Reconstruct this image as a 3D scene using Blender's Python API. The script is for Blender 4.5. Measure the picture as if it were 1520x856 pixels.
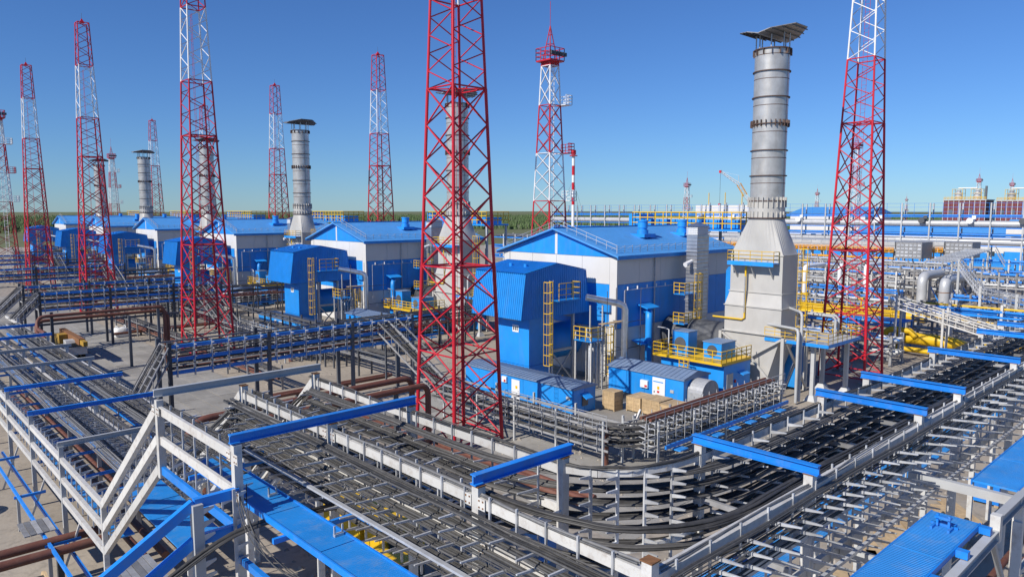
import bpy, bmesh, math, random
from mathutils import Vector, Matrix
random.seed(7)
R = math.radians
scene = bpy.context.scene
for o in list(bpy.data.objects): bpy.data.objects.remove(o)

# ---------------------------------------------------------------- camera, sky, sun, exposure
cam_d = bpy.data.cameras.new("camera"); cam = bpy.data.objects.new("camera", cam_d)
scene.collection.objects.link(cam); scene.camera = cam
cam.location = (0, 0, 20)
cam.rotation_euler = (R(90) - math.atan(116 / 1078), 0, -R(42.97))
cam_d.sensor_width = 36; cam_d.lens = 36 * 1078 / 1520
cam_d.clip_start = 0.1; cam_d.clip_end = 20000

SUN_EL = R(37); SUN_DX, SUN_DY = -1.0, 0.035          # direction towards the sun on the ground plan
w = bpy.data.worlds.new("World"); scene.world = w; w.use_nodes = True
nt = w.node_tree; bg = nt.nodes["Background"]
sky = nt.nodes.new("ShaderNodeTexSky"); sky.sky_type = 'NISHITA'; sky.sun_disc = False
sky.sun_elevation = SUN_EL; sky.sun_rotation = math.atan2(SUN_DX, SUN_DY)
sky.air_density = 1.0; sky.dust_density = 0.0; sky.ozone_density = 3.0; sky.altitude = 0
tint = nt.nodes.new("ShaderNodeMix"); tint.data_type = 'RGBA'; tint.blend_type = 'MULTIPLY'; tint.inputs[0].default_value = 1
tint.inputs[7].default_value = (0.70, 1.14, 1.86, 1)
nt.links.new(sky.outputs[0], tint.inputs[6]); nt.links.new(tint.outputs[2], bg.inputs[0]); bg.inputs[1].default_value = 0.058
sl = bpy.data.lights.new("sun", 'SUN'); sl.energy = 5.0; sl.angle = R(0.5); sl.color = (1.0, 0.945, 0.86)
so = bpy.data.objects.new("sun", sl); scene.collection.objects.link(so)
sd = Vector((SUN_DX, SUN_DY, 0)).normalized() * math.cos(SUN_EL) + Vector((0, 0, math.sin(SUN_EL)))
so.rotation_euler = sd.to_track_quat('Z', 'Y').to_euler(); so.location = (-60, 0, 80)
scene.view_settings.view_transform = 'Standard'; scene.view_settings.look = 'None'
scene.view_settings.exposure = 0.0; scene.view_settings.gamma = 1.0

# ---------------------------------------------------------------- materials
MATS = {}
def mat(name, col, rough=0.5, metal=0.0, var=0.12, scale=0.7, dirt=None, dirt_amt=0.25, bump=0.0, bscale=20,
        ribs=None, rib_axis='X', rib_strength=0.5, rib_dist=0.03, spec=0.5, streak=0.0, objvar=0.0, dscale=1.3):
    m = bpy.data.materials.new(name); m.use_nodes = True; n = m.node_tree.nodes; l = m.node_tree.links
    b = n["Principled BSDF"]; b.inputs["Roughness"].default_value = rough; b.inputs["Metallic"].default_value = metal
    b.inputs["Specular IOR Level"].default_value = spec
    geo = n.new("ShaderNodeNewGeometry")
    nz = n.new("ShaderNodeTexNoise"); nz.inputs["Scale"].default_value = scale; nz.inputs["Detail"].default_value = 5
    l.new(geo.outputs["Position"], nz.inputs["Vector"])
    mr = n.new("ShaderNodeMapRange"); mr.inputs[1].default_value = 0.25; mr.inputs[2].default_value = 0.75
    mr.inputs[3].default_value = 1 - var; mr.inputs[4].default_value = 1 + var
    l.new(nz.outputs[0], mr.inputs[0])
    mul = n.new("ShaderNodeMix"); mul.data_type = 'RGBA'; mul.blend_type = 'MULTIPLY'; mul.inputs[0].default_value = 1
    mul.inputs[6].default_value = (*col, 1); l.new(mr.outputs[0], mul.inputs[7])
    out = mul.outputs[2]
    if objvar:
        oi = n.new("ShaderNodeObjectInfo"); m2 = n.new("ShaderNodeMapRange")
        m2.inputs[3].default_value = 1 - objvar; m2.inputs[4].default_value = 1 + objvar
        l.new(oi.outputs["Random"], m2.inputs[0])
        mu = n.new("ShaderNodeMix"); mu.data_type = 'RGBA'; mu.blend_type = 'MULTIPLY'; mu.inputs[0].default_value = 1
        l.new(out, mu.inputs[6]); l.new(m2.outputs[0], mu.inputs[7]); out = mu.outputs[2]
    if dirt:
        n2 = n.new("ShaderNodeTexNoise"); n2.inputs["Scale"].default_value = dscale; n2.inputs["Detail"].default_value = 8
        n2.inputs["Roughness"].default_value = 0.7
        mp = n.new("ShaderNodeMapping"); mp.inputs["Scale"].default_value = (1, 1, 0.25 if streak else 1)
        l.new(geo.outputs["Position"], mp.inputs[0]); l.new(mp.outputs[0], n2.inputs["Vector"])
        r2 = n.new("ShaderNodeMapRange"); r2.inputs[1].default_value = 0.5; r2.inputs[2].default_value = 0.72
        r2.inputs[4].default_value = dirt_amt; l.new(n2.outputs[0], r2.inputs[0])
        mx = n.new("ShaderNodeMix"); mx.data_type = 'RGBA'; l.new(r2.outputs[0], mx.inputs[0])
        l.new(out, mx.inputs[6]); mx.inputs[7].default_value = (*dirt, 1); out = mx.outputs[2]
        rr = n.new("ShaderNodeMapRange"); rr.inputs[3].default_value = rough; rr.inputs[4].default_value = min(1, rough + 0.25)
        l.new(r2.outputs[0], rr.inputs[0]); l.new(rr.outputs[0], b.inputs["Roughness"])
    l.new(out, b.inputs["Base Color"])
    hgt = None
    if ribs:
        sx = n.new("ShaderNodeSeparateXYZ"); l.new(geo.outputs["Position"], sx.inputs[0])
        ma = n.new("ShaderNodeMath"); ma.operation = 'MULTIPLY'; ma.inputs[1].default_value = 2 * math.pi / ribs
        l.new(sx.outputs[rib_axis], ma.inputs[0])
        sn = n.new("ShaderNodeMath"); sn.operation = 'SINE'; l.new(ma.outputs[0], sn.inputs[0])
        cl = n.new("ShaderNodeMapRange"); cl.inputs[1].default_value = -0.45; cl.inputs[2].default_value = 0.45
        l.new(sn.outputs[0], cl.inputs[0])
        bp = n.new("ShaderNodeBump"); bp.inputs["Strength"].default_value = rib_strength; bp.inputs["Distance"].default_value = rib_dist
        l.new(cl.outputs[0], bp.inputs["Height"]); l.new(bp.outputs[0], b.inputs["Normal"])
    elif bump:
        n3 = n.new("ShaderNodeTexNoise"); n3.inputs["Scale"].default_value = bscale; n3.inputs["Detail"].default_value = 6
        l.new(geo.outputs["Position"], n3.inputs["Vector"])
        bp = n.new("ShaderNodeBump"); bp.inputs["Strength"].default_value = bump; bp.inputs["Distance"].default_value = 0.05
        l.new(n3.outputs[0], bp.inputs["Height"]); l.new(bp.outputs[0], b.inputs["Normal"])
    MATS[name] = m; return m
BLUE = (0.016, 0.27, 0.74)
mat("blue", BLUE, 0.42, var=0.10, dirt=(0.09, 0.25, 0.48), dirt_amt=0.38, streak=1, objvar=0.10)
mat("blue_wall_ribs_x", BLUE, 0.42, var=0.07, ribs=0.3, rib_axis='X', dirt=(0.08, 0.15, 0.3), dirt_amt=0.12, streak=1)
mat("blue_wall_ribs_y", (0.012, 0.155, 0.58), 0.42, var=0.07, ribs=0.3, rib_axis='Y', rib_strength=0.35, dirt=(0.08, 0.15, 0.3), dirt_amt=0.12, streak=1)
mat("blue_roof", (0.085, 0.32, 0.70), 0.45, var=0.08, ribs=0.35, rib_axis='X', rib_strength=0.5, dirt=(0.12, 0.2, 0.33), dirt_amt=0.25)
mat("blue_cabin_roof", (0.18, 0.25, 0.37), 0.5, var=0.10, dirt=(0.2, 0.22, 0.25), dirt_amt=0.3)
mat("blue_beam", (0.010, 0.215, 0.70), 0.42, var=0.16, dirt=(0.17, 0.25, 0.38), dirt_amt=0.4, objvar=0.14, dscale=2.4)
mat("blue_grating", (0.018, 0.26, 0.72), 0.5, var=0.12, ribs=0.1, rib_axis='X', rib_strength=0.8, rib_dist=0.03, dirt=(0.22, 0.33, 0.48), dirt_amt=0.5, dscale=1.8)
mat("blue_grating_y", (0.018, 0.26, 0.72), 0.5, var=0.12, ribs=0.1, rib_axis='Y', rib_strength=0.8, rib_dist=0.03, dirt=(0.22, 0.33, 0.48), dirt_amt=0.5, dscale=1.8)
mat("white_panel", (0.66, 0.645, 0.61), 0.5, var=0.04, scale=0.3, dirt=(0.5, 0.49, 0.47), dirt_amt=0.2, streak=1)
mat("white_steel", (0.60, 0.59, 0.56), 0.5, var=0.08, dirt=(0.27, 0.20, 0.145), dirt_amt=0.55, objvar=0.12, dscale=2.6)
mat("grey_paint", (0.45, 0.46, 0.46), 0.5, var=0.1, dirt=(0.3, 0.26, 0.22), dirt_amt=0.3, objvar=0.1)
mat("galvanised", (0.52, 0.53, 0.54), 0.4, metal=0.25, var=0.18, scale=3, dirt=(0.25, 0.25, 0.25), dirt_amt=0.4, objvar=0.25)
mat("dark_steel", (0.10, 0.105, 0.115), 0.6, metal=0.2, var=0.2, objvar=0.3)
mat("cable", (0.074, 0.072, 0.070), 0.5, var=0.25, scale=6, dirt=(0.12, 0.115, 0.11), dirt_amt=0.5, objvar=0.6, spec=0.4)
mat("cable_light", (0.16, 0.16, 0.16), 0.5, var=0.25, scale=6, dirt=(0.06, 0.06, 0.06), dirt_amt=0.4, objvar=0.35)
mat("red_paint", (0.52, 0.012, 0.028), 0.42, var=0.12, objvar=0.1)
mat("white_paint", (0.78, 0.78, 0.78), 0.45, var=0.06)
mat("yellow", (0.74, 0.46, 0.015), 0.42, var=0.10, dirt=(0.35, 0.22, 0.05), dirt_amt=0.2)
mat("orange", (0.75, 0.33, 0.01), 0.45, var=0.10)
mat("stack_steel", (0.52, 0.505, 0.475), 0.34, metal=0.45, var=0.22, scale=0.9, dirt=(0.33, 0.31, 0.29), dirt_amt=0.5, streak=1, bump=0.08, bscale=1.5)
mat("stack_paint", (0.50, 0.487, 0.455), 0.5, metal=0.1, var=0.08, scale=0.6, dirt=(0.42, 0.40, 0.37), dirt_amt=0.4, streak=1)
mat("rust_ring", (0.10, 0.065, 0.055), 0.7, var=0.3, scale=3)
mat("silver", (0.66, 0.68, 0.70), 0.3, metal=0.9, var=0.15, scale=2, bump=0.1, bscale=3)
mat("silver_sheet", (0.50, 0.50, 0.50), 0.35, metal=0.8, var=0.15, scale=1.5, ribs=0.45, rib_axis='Z', rib_strength=0.35, rib_dist=0.05)
mat("brown_pipe", (0.155, 0.058, 0.038), 0.6, var=0.2, scale=1.5, dirt=(0.25, 0.16, 0.11), dirt_amt=0.4)
mat("rust_and_shade", (0.22, 0.10, 0.04), 0.85, var=0.35, scale=8)  # rust on steel; its brown also stands in for shade on the crane boom
mat("wood", (0.50, 0.36, 0.20), 0.75, var=0.18, scale=3, dirt=(0.33, 0.24, 0.15), dirt_amt=0.5, objvar=0.15)
mat("sand", (0.36, 0.31, 0.245), 0.95, var=0.25, scale=0.12, dirt=(0.20, 0.175, 0.145), dirt_amt=0.85, bump=0.6, bscale=2.5)
mat("concrete", (0.30, 0.285, 0.255), 0.9, var=0.2, scale=0.35, dirt=(0.19, 0.175, 0.155), dirt_amt=0.75, bump=0.25, bscale=8, objvar=0.14)
mat("taiga", (0.12, 0.135, 0.05), 1.0, var=0.35, scale=0.006, dirt=(0.20, 0.19, 0.10), dirt_amt=0.7)
mat("needles", (0.085, 0.13, 0.045), 0.9, var=0.4, scale=0.02)
mat("rubber", (0.02, 0.02, 0.02), 0.8)
mat("glass", (0.03, 0.05, 0.06), 0.08, spec=0.8)
mat("maroon", (0.17, 0.045, 0.045), 0.5, ribs=2.2, rib_axis='Y', rib_strength=1.0, rib_dist=0.2)
mat("main_pipe", (0.50, 0.51, 0.52), 0.4, metal=0.2, var=0.1, dirt=(0.35, 0.34, 0.32), dirt_amt=0.3)
mat("yard_steel", (0.30, 0.30, 0.30), 0.5, metal=0.2, var=0.2, scale=2, dirt=(0.18, 0.15, 0.13), dirt_amt=0.4, objvar=0.4)
mat("gravel", (0.34, 0.30, 0.25), 0.95, var=0.35, scale=1.5, objvar=0.1)
mat("crane_yellow_shaded", (0.42, 0.25, 0.03), 0.55, var=0.2, dirt=(0.2, 0.14, 0.07), dirt_amt=0.5)  # yellow darkened so the low rack's shade sits in the truck crane's colour
mat("white_bag", (0.72, 0.72, 0.70), 0.8, bump=0.5, bscale=5)
mat("red_sign", (0.6, 0.02, 0.02), 0.4)
mat("dark_print", (0.03, 0.03, 0.03), 0.6)
mat("lamp_glass", (0.85, 0.85, 0.82), 0.25)
def M(n): return MATS[n]

# ---------------------------------------------------------------- mesh and object helpers
COL = scene.collection
KIDS = {}          # children by parent name (object.children is slow in a large scene)
def own(o, root):
    o.parent = root
    if root is not None: KIDS.setdefault(root.name, []).append(o)
    return o
class MB:
    def __init__(s): s.v = []; s.f = []; s.sm = []
    def add(s, v, f, smooth=False):
        b = len(s.v); s.v += [tuple(p) for p in v]
        for q in f: s.f.append([i + b for i in q]); s.sm.append(smooth)
        return s
    def box(s, a, b):
        x0, y0, z0 = a; x1, y1, z1 = b
        return s.add([(x0,y0,z0),(x1,y0,z0),(x1,y1,z0),(x0,y1,z0),(x0,y0,z1),(x1,y0,z1),(x1,y1,z1),(x0,y1,z1)],
              [(3,2,1,0),(4,5,6,7),(0,1,5,4),(1,2,6,5),(2,3,7,6),(3,0,4,7)])
    def beam(s, p, q, w, h, up=None):
        p = Vector(p); q = Vector(q); m = bar_matrix(p, q, w, h)
        c = [m @ Vector(k) for k in UCUBE]
        return s.add(c, UFACE)
    def tube(s, p, q, r, n=8, r2=None, cap=True):
        p = Vector(p); q = Vector(q); d = (q - p).normalized(); r2 = r if r2 is None else r2
        a = d.orthogonal().normalized(); b = d.cross(a)
        v = []
        for k in range(n):
            t = 2 * math.pi * k / n; o = a * math.cos(t) + b * math.sin(t)
            v += [p + o * r, q + o * r2]
        s.add(v, [(2*k, 2*((k+1) % n), 2*((k+1) % n)+1, 2*k+1) for k in range(n)], True)
        if cap:
            s.add([v[2*k] for k in range(n)], [tuple(range(n-1, -1, -1))]); s.add([v[2*k+1] for k in range(n)], [tuple(range(n))])
        return s
    def path(s, pts, r, n=6, cap=True):
        pts = [Vector(p) for p in pts]; m = len(pts)
        tan = [(pts[min(i+1, m-1)] - pts[max(i-1, 0)]).normalized() for i in range(m)]
        a = tan[0].orthogonal().normalized(); v = []
        for i in range(m):
            a = (a - tan[i] * a.dot(tan[i])).normalized(); b = tan[i].cross(a)
            for k in range(n):
                t = 2 * math.pi * k / n; v.append(pts[i] + (a * math.cos(t) + b * math.sin(t)) * r)
        f = [(i*n+k, i*n+(k+1) % n, (i+1)*n+(k+1) % n, (i+1)*n+k) for i in range(m-1) for k in range(n)]
        s.add(v, f, True)
        if cap: s.add(v[:n], [tuple(range(n-1, -1, -1))]); s.add(v[-n:], [tuple(range(n))])
        return s
    def prism(s, poly, axis, a, b):
        """poly of 2D points extruded along axis ('x': poly=(y,z), 'y': poly=(x,z), 'z': poly=(x,y))"""
        def P(u, v, t): return {'x': (t, u, v), 'y': (u, t, v), 'z': (u, v, t)}[axis]
        n = len(poly); v = [P(*p, a) for p in poly] + [P(*p, b) for p in poly]
        f = [tuple(range(n-1, -1, -1)), tuple(range(n, 2*n))] + [(k, (k+1) % n, n+(k+1) % n, n+k) for k in range(n)]
        return s.add(v, f)
    def loft(s, rings, smooth=False, cap=True):
        n = len(rings[0]); v = [p for r in rings for p in r]
        s.add(v, [(i*n+k, i*n+(k+1) % n, (i+1)*n+(k+1) % n, (i+1)*n+k) for i in range(len(rings)-1) for k in range(n)], smooth)
        if cap: s.add(rings[0], [tuple(range(n-1, -1, -1))]); s.add(rings[-1], [tuple(range(n))])
        return s
    def mesh(s, name, m, off=(0,0,0), fix=True):
        me = bpy.data.meshes.new(name); ox, oy, oz = off
        me.from_pydata([(x-ox, y-oy, z-oz) for x, y, z in s.v], [], s.f)
        me.polygons.foreach_set("use_smooth", s.sm)
        me.materials.append(M(m) if isinstance(m, str) else m)
        if fix:
            bm = bmesh.new(); bm.from_mesh(me); bmesh.ops.recalc_face_normals(bm, faces=bm.faces); bm.to_mesh(me); bm.free()
        me.update(); return me
    def part(s, name, m, root, fix=True):
        o = bpy.data.objects.new(name, s.mesh(name, m, root_loc(root), fix)); COL.objects.link(o); return own(o, root)
UCUBE = [(-.5,-.5,0),(.5,-.5,0),(.5,.5,0),(-.5,.5,0),(-.5,-.5,1),(.5,-.5,1),(.5,.5,1),(-.5,.5,1)]
UFACE = [(3,2,1,0),(4,5,6,7),(0,1,5,4),(1,2,6,5),(2,3,7,6),(3,0,4,7)]
def bar_matrix(p, q, w, h):
    """unit bar (z 0..1) to a bar p->q, w wide (horizontal), h high"""
    p = Vector(p); q = Vector(q); d = q - p; L = d.length; z = d / L
    side = Vector((0,0,1)).cross(z)
    if side.length < 1e-4: side = Vector((1,0,0))
    side.normalize(); upv = z.cross(side)
    return Matrix(((side.x*w, upv.x*h, d.x, p.x), (side.y*w, upv.y*h, d.y, p.y), (side.z*w, upv.z*h, d.z, p.z), (0,0,0,1)))
_um = {}
def unit_mesh(kind, m):
    if (kind, m) not in _um:
        b = MB()
        if kind == 'bar': b.add(UCUBE, UFACE)
        elif kind == 'rod': b.tube((0,0,0), (0,0,1), 1, 8)
        elif kind == 'ibeam':   # I section: flanges on top and bottom (local y is height)
            for (x0, x1, y0, y1) in ((-.5,.5,.38,.5), (-.5,.5,-.5,-.38), (-.12,.12,-.38,.38)):
                b.add([(x0,y0,0),(x1,y0,0),(x1,y1,0),(x0,y1,0),(x0,y0,1),(x1,y0,1),(x1,y1,1),(x0,y1,1)], UFACE)
        elif kind == 'bracket':  # tapered cantilever arm along +x, length 1
            b.add([(0,-.5,-1),(0,.5,-1),(0,.5,0),(0,-.5,0),(1,-.4,-.3),(1,.4,-.3),(1,.4,0),(1,-.4,0)], UFACE)
        _um[(kind, m)] = b.mesh(kind, m)
    return _um[(kind, m)]
def root_loc(root):
    if root is None: return (0,0,0)
    t = Vector(root.location)
    return t + Vector(root_loc(root.parent)) if root.parent else t
def inst(name, kind, m, M4, root):
    o = bpy.data.objects.new(name, unit_mesh(kind, m)); COL.objects.link(o); own(o, root)
    o.matrix_basis = Matrix.Translation(-Vector(root_loc(root))) @ M4
    return o
def bar(name, p, q, w, h, m, root, kind='bar'): return inst(name, kind, m, bar_matrix(p, q, w, h), root)
def rod(name, p, q, r, m, root): return inst(name, 'rod', m, bar_matrix(p, q, r, r), root)
def thing(name, label, cat, loc=(0,0,0), group=None):
    o = bpy.data.objects.new(name, None); COL.objects.link(o); o.location = loc; o.empty_display_size = 0.3
    o["label"] = label; o["category"] = cat
    if group: o["group"] = group
    return o
def solo(name, mb, m, label, cat, group=None, loc=None):
    loc = loc or tuple(mb.v[0])
    o = bpy.data.objects.new(name, mb.mesh(name, m, loc)); COL.objects.link(o); o.location = loc
    o["label"] = label; o["category"] = cat
    if group: o["group"] = group
    return o
def structure(name, mb, m, kind="structure"):
    o = bpy.data.objects.new(name, mb.mesh(name, m)); COL.objects.link(o); o["kind"] = kind; return o
def copy_tree(o, parent=None, off=None):
    c = o.copy(); COL.objects.link(c); own(c, parent)
    if off is not None: c.location = Vector(o.location) + Vector(off)
    for ch in KIDS.get(o.name, ()): copy_tree(ch, c)
    return c
def railing(pts, h=1.1, r=0.03, gap=1.3, mids=2):
    b = MB()
    for i in range(len(pts)-1):
        p = Vector(pts[i]); q = Vector(pts[i+1]); L = (q-p).length; n = max(1, round(L/gap))
        for k in range(n+1):
            a = p.lerp(q, k/n); b.tube(a, a+Vector((0,0,h)), r, 5)
        for j in range(mids+1):
            z = Vector((0,0,h*(j+1)/(mids+1))); b.tube(p+z, q+z, r, 5)
    return b
def ladder(p, q, side, w=0.5, r=0.03, step=0.35):
    b = MB(); p = Vector(p); q = Vector(q); s = Vector(side).normalized()*w/2
    b.tube(p-s, q-s, r, 5); b.tube(p+s, q+s, r, 5); n = int((q-p).length/step)
    for k in range(1, n): a = p.lerp(q, k/n); b.tube(a-s, a+s, r*0.7, 5)
    return b
def cage(p, q, side, out, w=0.75, d=0.75, step=1.0, t=0.06):
    b = MB(); p = Vector(p); q = Vector(q); s = Vector(side).normalized(); o = Vector(out).normalized()
    n = max(2, int((q-p).length/step)); prof = [(-.5,0),(-.5,.6),(-.25,1),(.25,1),(.5,.6),(.5,0)]
    for k in range(n+1):
        a = p.lerp(q, k/n); pp = [a + s*w*x + o*d*y for x, y in prof]
        for i in range(5): b.beam(pp[i], pp[i+1], 0.05, 0.08)
    for x, y in prof: b.tube(p + s*w*x + o*d*y, q + s*w*x + o*d*y, t*0.5, 4)
    return b
def gable_poly(y0, y1, ze, zr): return [(y0, ze), (y1, ze), ((y0+y1)/2, zr)]
ORD = ["nearest", "second nearest", "third nearest", "fourth nearest", "fifth nearest", "farthest"]
PITCH = 54.0

# ---------------------------------------------------------------- ground
g = MB(); S = 9000
g.add([(-S,-S,-.05),(S,-S,-.05),(S,S,-.05),(-S,S,-.05)], [(0,1,2,3)])
structure("terrain", g, "taiga")
g = MB(); g.add([(-120,-120,0),(520,-120,0),(520,260,0),(230,330,0),(150,470,0),(-120,470,0)], [(0,1,2,3,4,5)])
structure("yard", g, "sand")
road = structure("road", MB().add([(19,10,.012),(33.5,10,.012),(33.5,420,.012),(19,420,.012)], [(0,1,2,3)]), "gravel")
slab = MB().box((-.965,-2.96,0), (.965,2.96,.03)).mesh("slab", "concrete")
for i in range(7):
    for j in range(24):
        o = bpy.data.objects.new("slab", slab); COL.objects.link(o); o.parent = road
        o.location = (20.2+2*i, 63+6*j, 0.014+random.random()*0.012)
apron = structure("apron", MB().add([(33.5,26,.010),(66,26,.010),(66,62,.010),(33.5,62,.010)], [(0,1,2,3)]), "concrete")
for i in range(8):
    for j in range(6):
        o = bpy.data.objects.new("slab", slab); COL.objects.link(o); o.parent = apron
        o.location = (34.6+2*i, 30+6*j, 0.014+random.random()*0.012)
# loose rubble on the yard, nobody could count it
rb = MB(); rg = random.Random(11)
for k in range(5200):
    if k < 3000: i = rg.randrange(0, 5); x = rg.gauss(38.5, 5.5); y = 48.3+PITCH*i+rg.gauss(0, 10)
    else: x = rg.uniform(-2, 62); y = rg.uniform(2, 40)
    if 19 < x < 33.5 and y > 12: continue
    r = rg.uniform(.05, .22) * (1.6 if rg.random() < .06 else 1); a0 = rg.random()*6
    v = [(x+r*rg.uniform(.7,1.2)*math.cos(a0+q*1.571), y+r*rg.uniform(.7,1.2)*math.sin(a0+q*1.571), 0) for q in range(4)] + [(x+rg.uniform(-.3,.3)*r, y+rg.uniform(-.3,.3)*r, r*rg.uniform(.5,1.0))]
    rb.add(v, [(0,1,4), (1,2,4), (2,3,4), (3,0,4)])
o = bpy.data.objects.new("rubble", rb.mesh("rubble", "gravel", fix=False)); COL.objects.link(o); o["kind"] = "stuff"; o["label"] = "loose rubble scattered on the sandy yard"; o["category"] = "rubble"
# far forest: thousands of small conifers nobody could count
fb_v = []; fb_f = []
rnd = random.Random(3)
def conifer(x, y, h, r):
    for z0, z1, rr in ((.08*h, .6*h, r), (.4*h, h, r*.68)):
        b = len(fb_v); a0 = rnd.random()*6
        for k in range(5):
            t = a0 + k*2*math.pi/5; q = rr*rnd.uniform(.75, 1.25)
            fb_v.append((x+q*math.cos(t), y+q*math.sin(t), z0+rnd.uniform(-.05,.05)*h))
        fb_v.append((x, y, z1))
        for k in range(5): fb_f.append((b+k, b+(k+1) % 5, b+5))
N = 0
while N < 15000:
    az = R(rnd.uniform(-6, 92)); d = 760 * (3.6 ** (rnd.random() ** 1.15))
    x = d*math.sin(az); y = d*math.cos(az)
    # clearings
    c = math.sin(x*.006+1.3)*math.sin(y*.005)+.5*math.sin(x*.013+y*.009)
    if d < 1200 and c > .35: continue
    h = rnd.uniform(4.5, 8.5); conifer(x, y, h, h*rnd.uniform(.24,.36)); N += 1
fm = bpy.data.meshes.new("forest"); fm.from_pydata(fb_v, [], fb_f); fm.materials.append(M("needles"))
fo = bpy.data.objects.new("forest", fm); COL.objects.link(fo); fo["kind"] = "stuff"
fo["label"] = "far dark green conifer forest along the horizon"; fo["category"] = "forest"
# ---------------------------------------------------------------- one compressor unit (unit 0), copied along the row
UNIT = []      # (root, label template)
# hall
def build_hall():
    X0, X1, Y0, Y1, ZE, ZR = 65.6, 91.0, 52.7, 71.9, 15.0, 17.85
    t = thing("compressor_hall", "", "hall", (X0, Y0, 0)); YM = (Y0+Y1)/2
    MB().prism([(Y0+.15,.1),(Y1-.15,.1),(Y1-.15,ZE-.1),(YM,ZR-.35),(Y0+.15,ZE-.1)], 'x', X0+.15, X1-.15).part("frame_core", "white_panel", t)
    bays = 6; bw = (X1-X0-.06)/bays
    for k in range(bays):      # long side panels, three bands
        a = X0+.03+k*bw; b = a+bw-.035
        for z0, z1, m in ((.5, 6.25, "white_panel"), (6.29, 11.4, "blue"), (11.44, ZE-.05, "white_panel")):
            MB().box((a, Y0, z0), (b, Y0+.14, z1)).part("wall_panel", m, t)
    ys = [Y0+1.1+k*(Y1-Y0-2.2)/4 for k in range(5)]
    for z0, z1, m in ((.5, 6.25, "white_panel"), (6.29, 11.4, "blue"), (11.44, ZE-.45, "white_panel")):
        for k in range(4): MB().box((X0, ys[k], z0), (X0+.14, ys[k+1]-.035, z1)).part("wall_panel", m, t)
    for a, b in ((Y0-.02, Y0+1.06), (Y1-1.06, Y1)): MB().box((X0-.02, a, .5), (X0+.14, b, ZE-.45)).part("corner_panel", "white_panel", t)
    MB().prism([(Y0-.2,ZE-.4),(YM-.2,ZE-.4),(YM-.2,ZR-.28)], 'x', X0-.04, X0+.14).part("gable_panel", "blue", t)
    MB().prism([(YM+.2,ZE-.4),(Y1+.2,ZE-.4),(YM+.2,ZR-.28)], 'x', X0-.04, X0+.14).part("gable_panel", "blue", t)
    MB().box((X0-.06, YM-.2, ZE-.4), (X0+.14, YM+.2, ZR-.3)).part("mullion", "white_panel", t)
    ov = .7
    for s in (-1, 1):
        ye = YM + s*((Y1-Y0)/2+ov); ze = ZE - ov*(ZR-ZE)/((Y1-Y0)/2)
        r = MB().prism([(YM, ZR-.2), (YM, ZR), (ye, ze), (ye, ze-.2)], 'x', X0-.75, X1+.5).part("roof", "blue_roof", t)
        MB().box((X0-.78, min(ye, ye+s*.06), ze-.42), (X1+.5, max(ye, ye+s*.06), ze+.02)).part("gutter", "blue", r)
        b = MB()
        for z, f in ((.25, 0), (.5, 0), (.75, 0)):
            yy = YM + s*((Y1-Y0)/2-.3); zz = ZR - (ZR-ZE)*((abs(yy-YM))/((Y1-Y0)/2)) + z
            b.tube((X0+.3, yy, zz), (X1-.3, yy, zz), .025, 4)
        for k in range(18):
            x = X0+.3+k*(X1-X0-.6)/17; b.tube((x, yy, zz-.8), (x, yy, zz+.1), .035, 4); b.tube((x, yy, zz), (x, yy+s*-.9, zz-.35), .02, 4)
        b.part("snow_guard", "galvanised", r)
    MB().box((X0-.76, YM-.25, ZR+.0), (X1+.5, YM+.25, ZR+.07)).part("ridge_cap", "blue", t)
    # walkway with handrail running up the gable edge of the roof
    pts = [(X0+.2, Y0+.2, ZE+.05), (X0+.2, YM, ZR+.05)]
    railing(pts, .9, .03, 1.6, 1).part("roof_handrail", "galvanised", t)
    pts = [(X0+.2, YM, ZR+.05), (X0+.2, Y1-.2, ZE+.05)]
    railing(pts, .9, .03, 1.6, 1).part("roof_handrail", "galvanised", t)
    for x in (77.5, 86.5):
        y = YM-4.2; z = ZR-(ZR-ZE)*4.2/9.6
        v = MB().tube((x, y, z-.3), (x, y, z+.85), .75, 16).box((x-1.2, y-1.2, z-.1), (x+1.2, y+1.2, z+.35)).part("roof_vent", "blue", t)
        MB().tube((x, y, z+1.1), (x, y, z+1.9), .66, 16).tube((x, y, z+.8), (x, y, z+1.1), .56, 16).tube((x, y, z+1.9), (x, y, z+2.1), .74, 16).part("vent_cap", "blue", v)
    # wall lamps on a conduit, downpipes, canopies
    b = MB().tube((66.6, Y0-.35, 10.75), (76.6, Y0-.35, 10.75), .04, 5).tube((66.6, Y0-.35, 10.75), (66.6, Y0-.35, 5), .04, 5).part("conduit", "galvanised", t)
    for k in range(6): MB().tube((67.2+k*1.85, Y0-.35, 10.75), (67.2+k*1.85, Y0-.35, 11.15), .09, 6).part("lamp", "lamp_glass", b)
    for x in (72.7, 84.5): MB().tube((x, Y0-.15, .5), (x, Y0-.15, 14.5), .09, 6).part("downpipe", "galvanised", t)
    for x, z in ((69.5, 8.8), (68.5, 4.6)):
        MB().prism([(Y0-1.5, z-.45), (Y0-.02, z), (Y0-.02, z+.1), (Y0-1.55, z-.3)], 'x', x, x+2.4).part("canopy", "blue", t)
    MB().box((65.2, 53.4, 8.2), (65.58, 55.2, 9.6)).part("junction_box", "blue", t)
    MB().box((X0-.3, Y0-.3, 0), (X1+.3, Y1+.3, .5)).part("plinth", "concrete", t)
    return t
UNIT.append((build_hall(), "{} blue and white gabled hall in the row of six, blue metal roof"))

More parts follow.
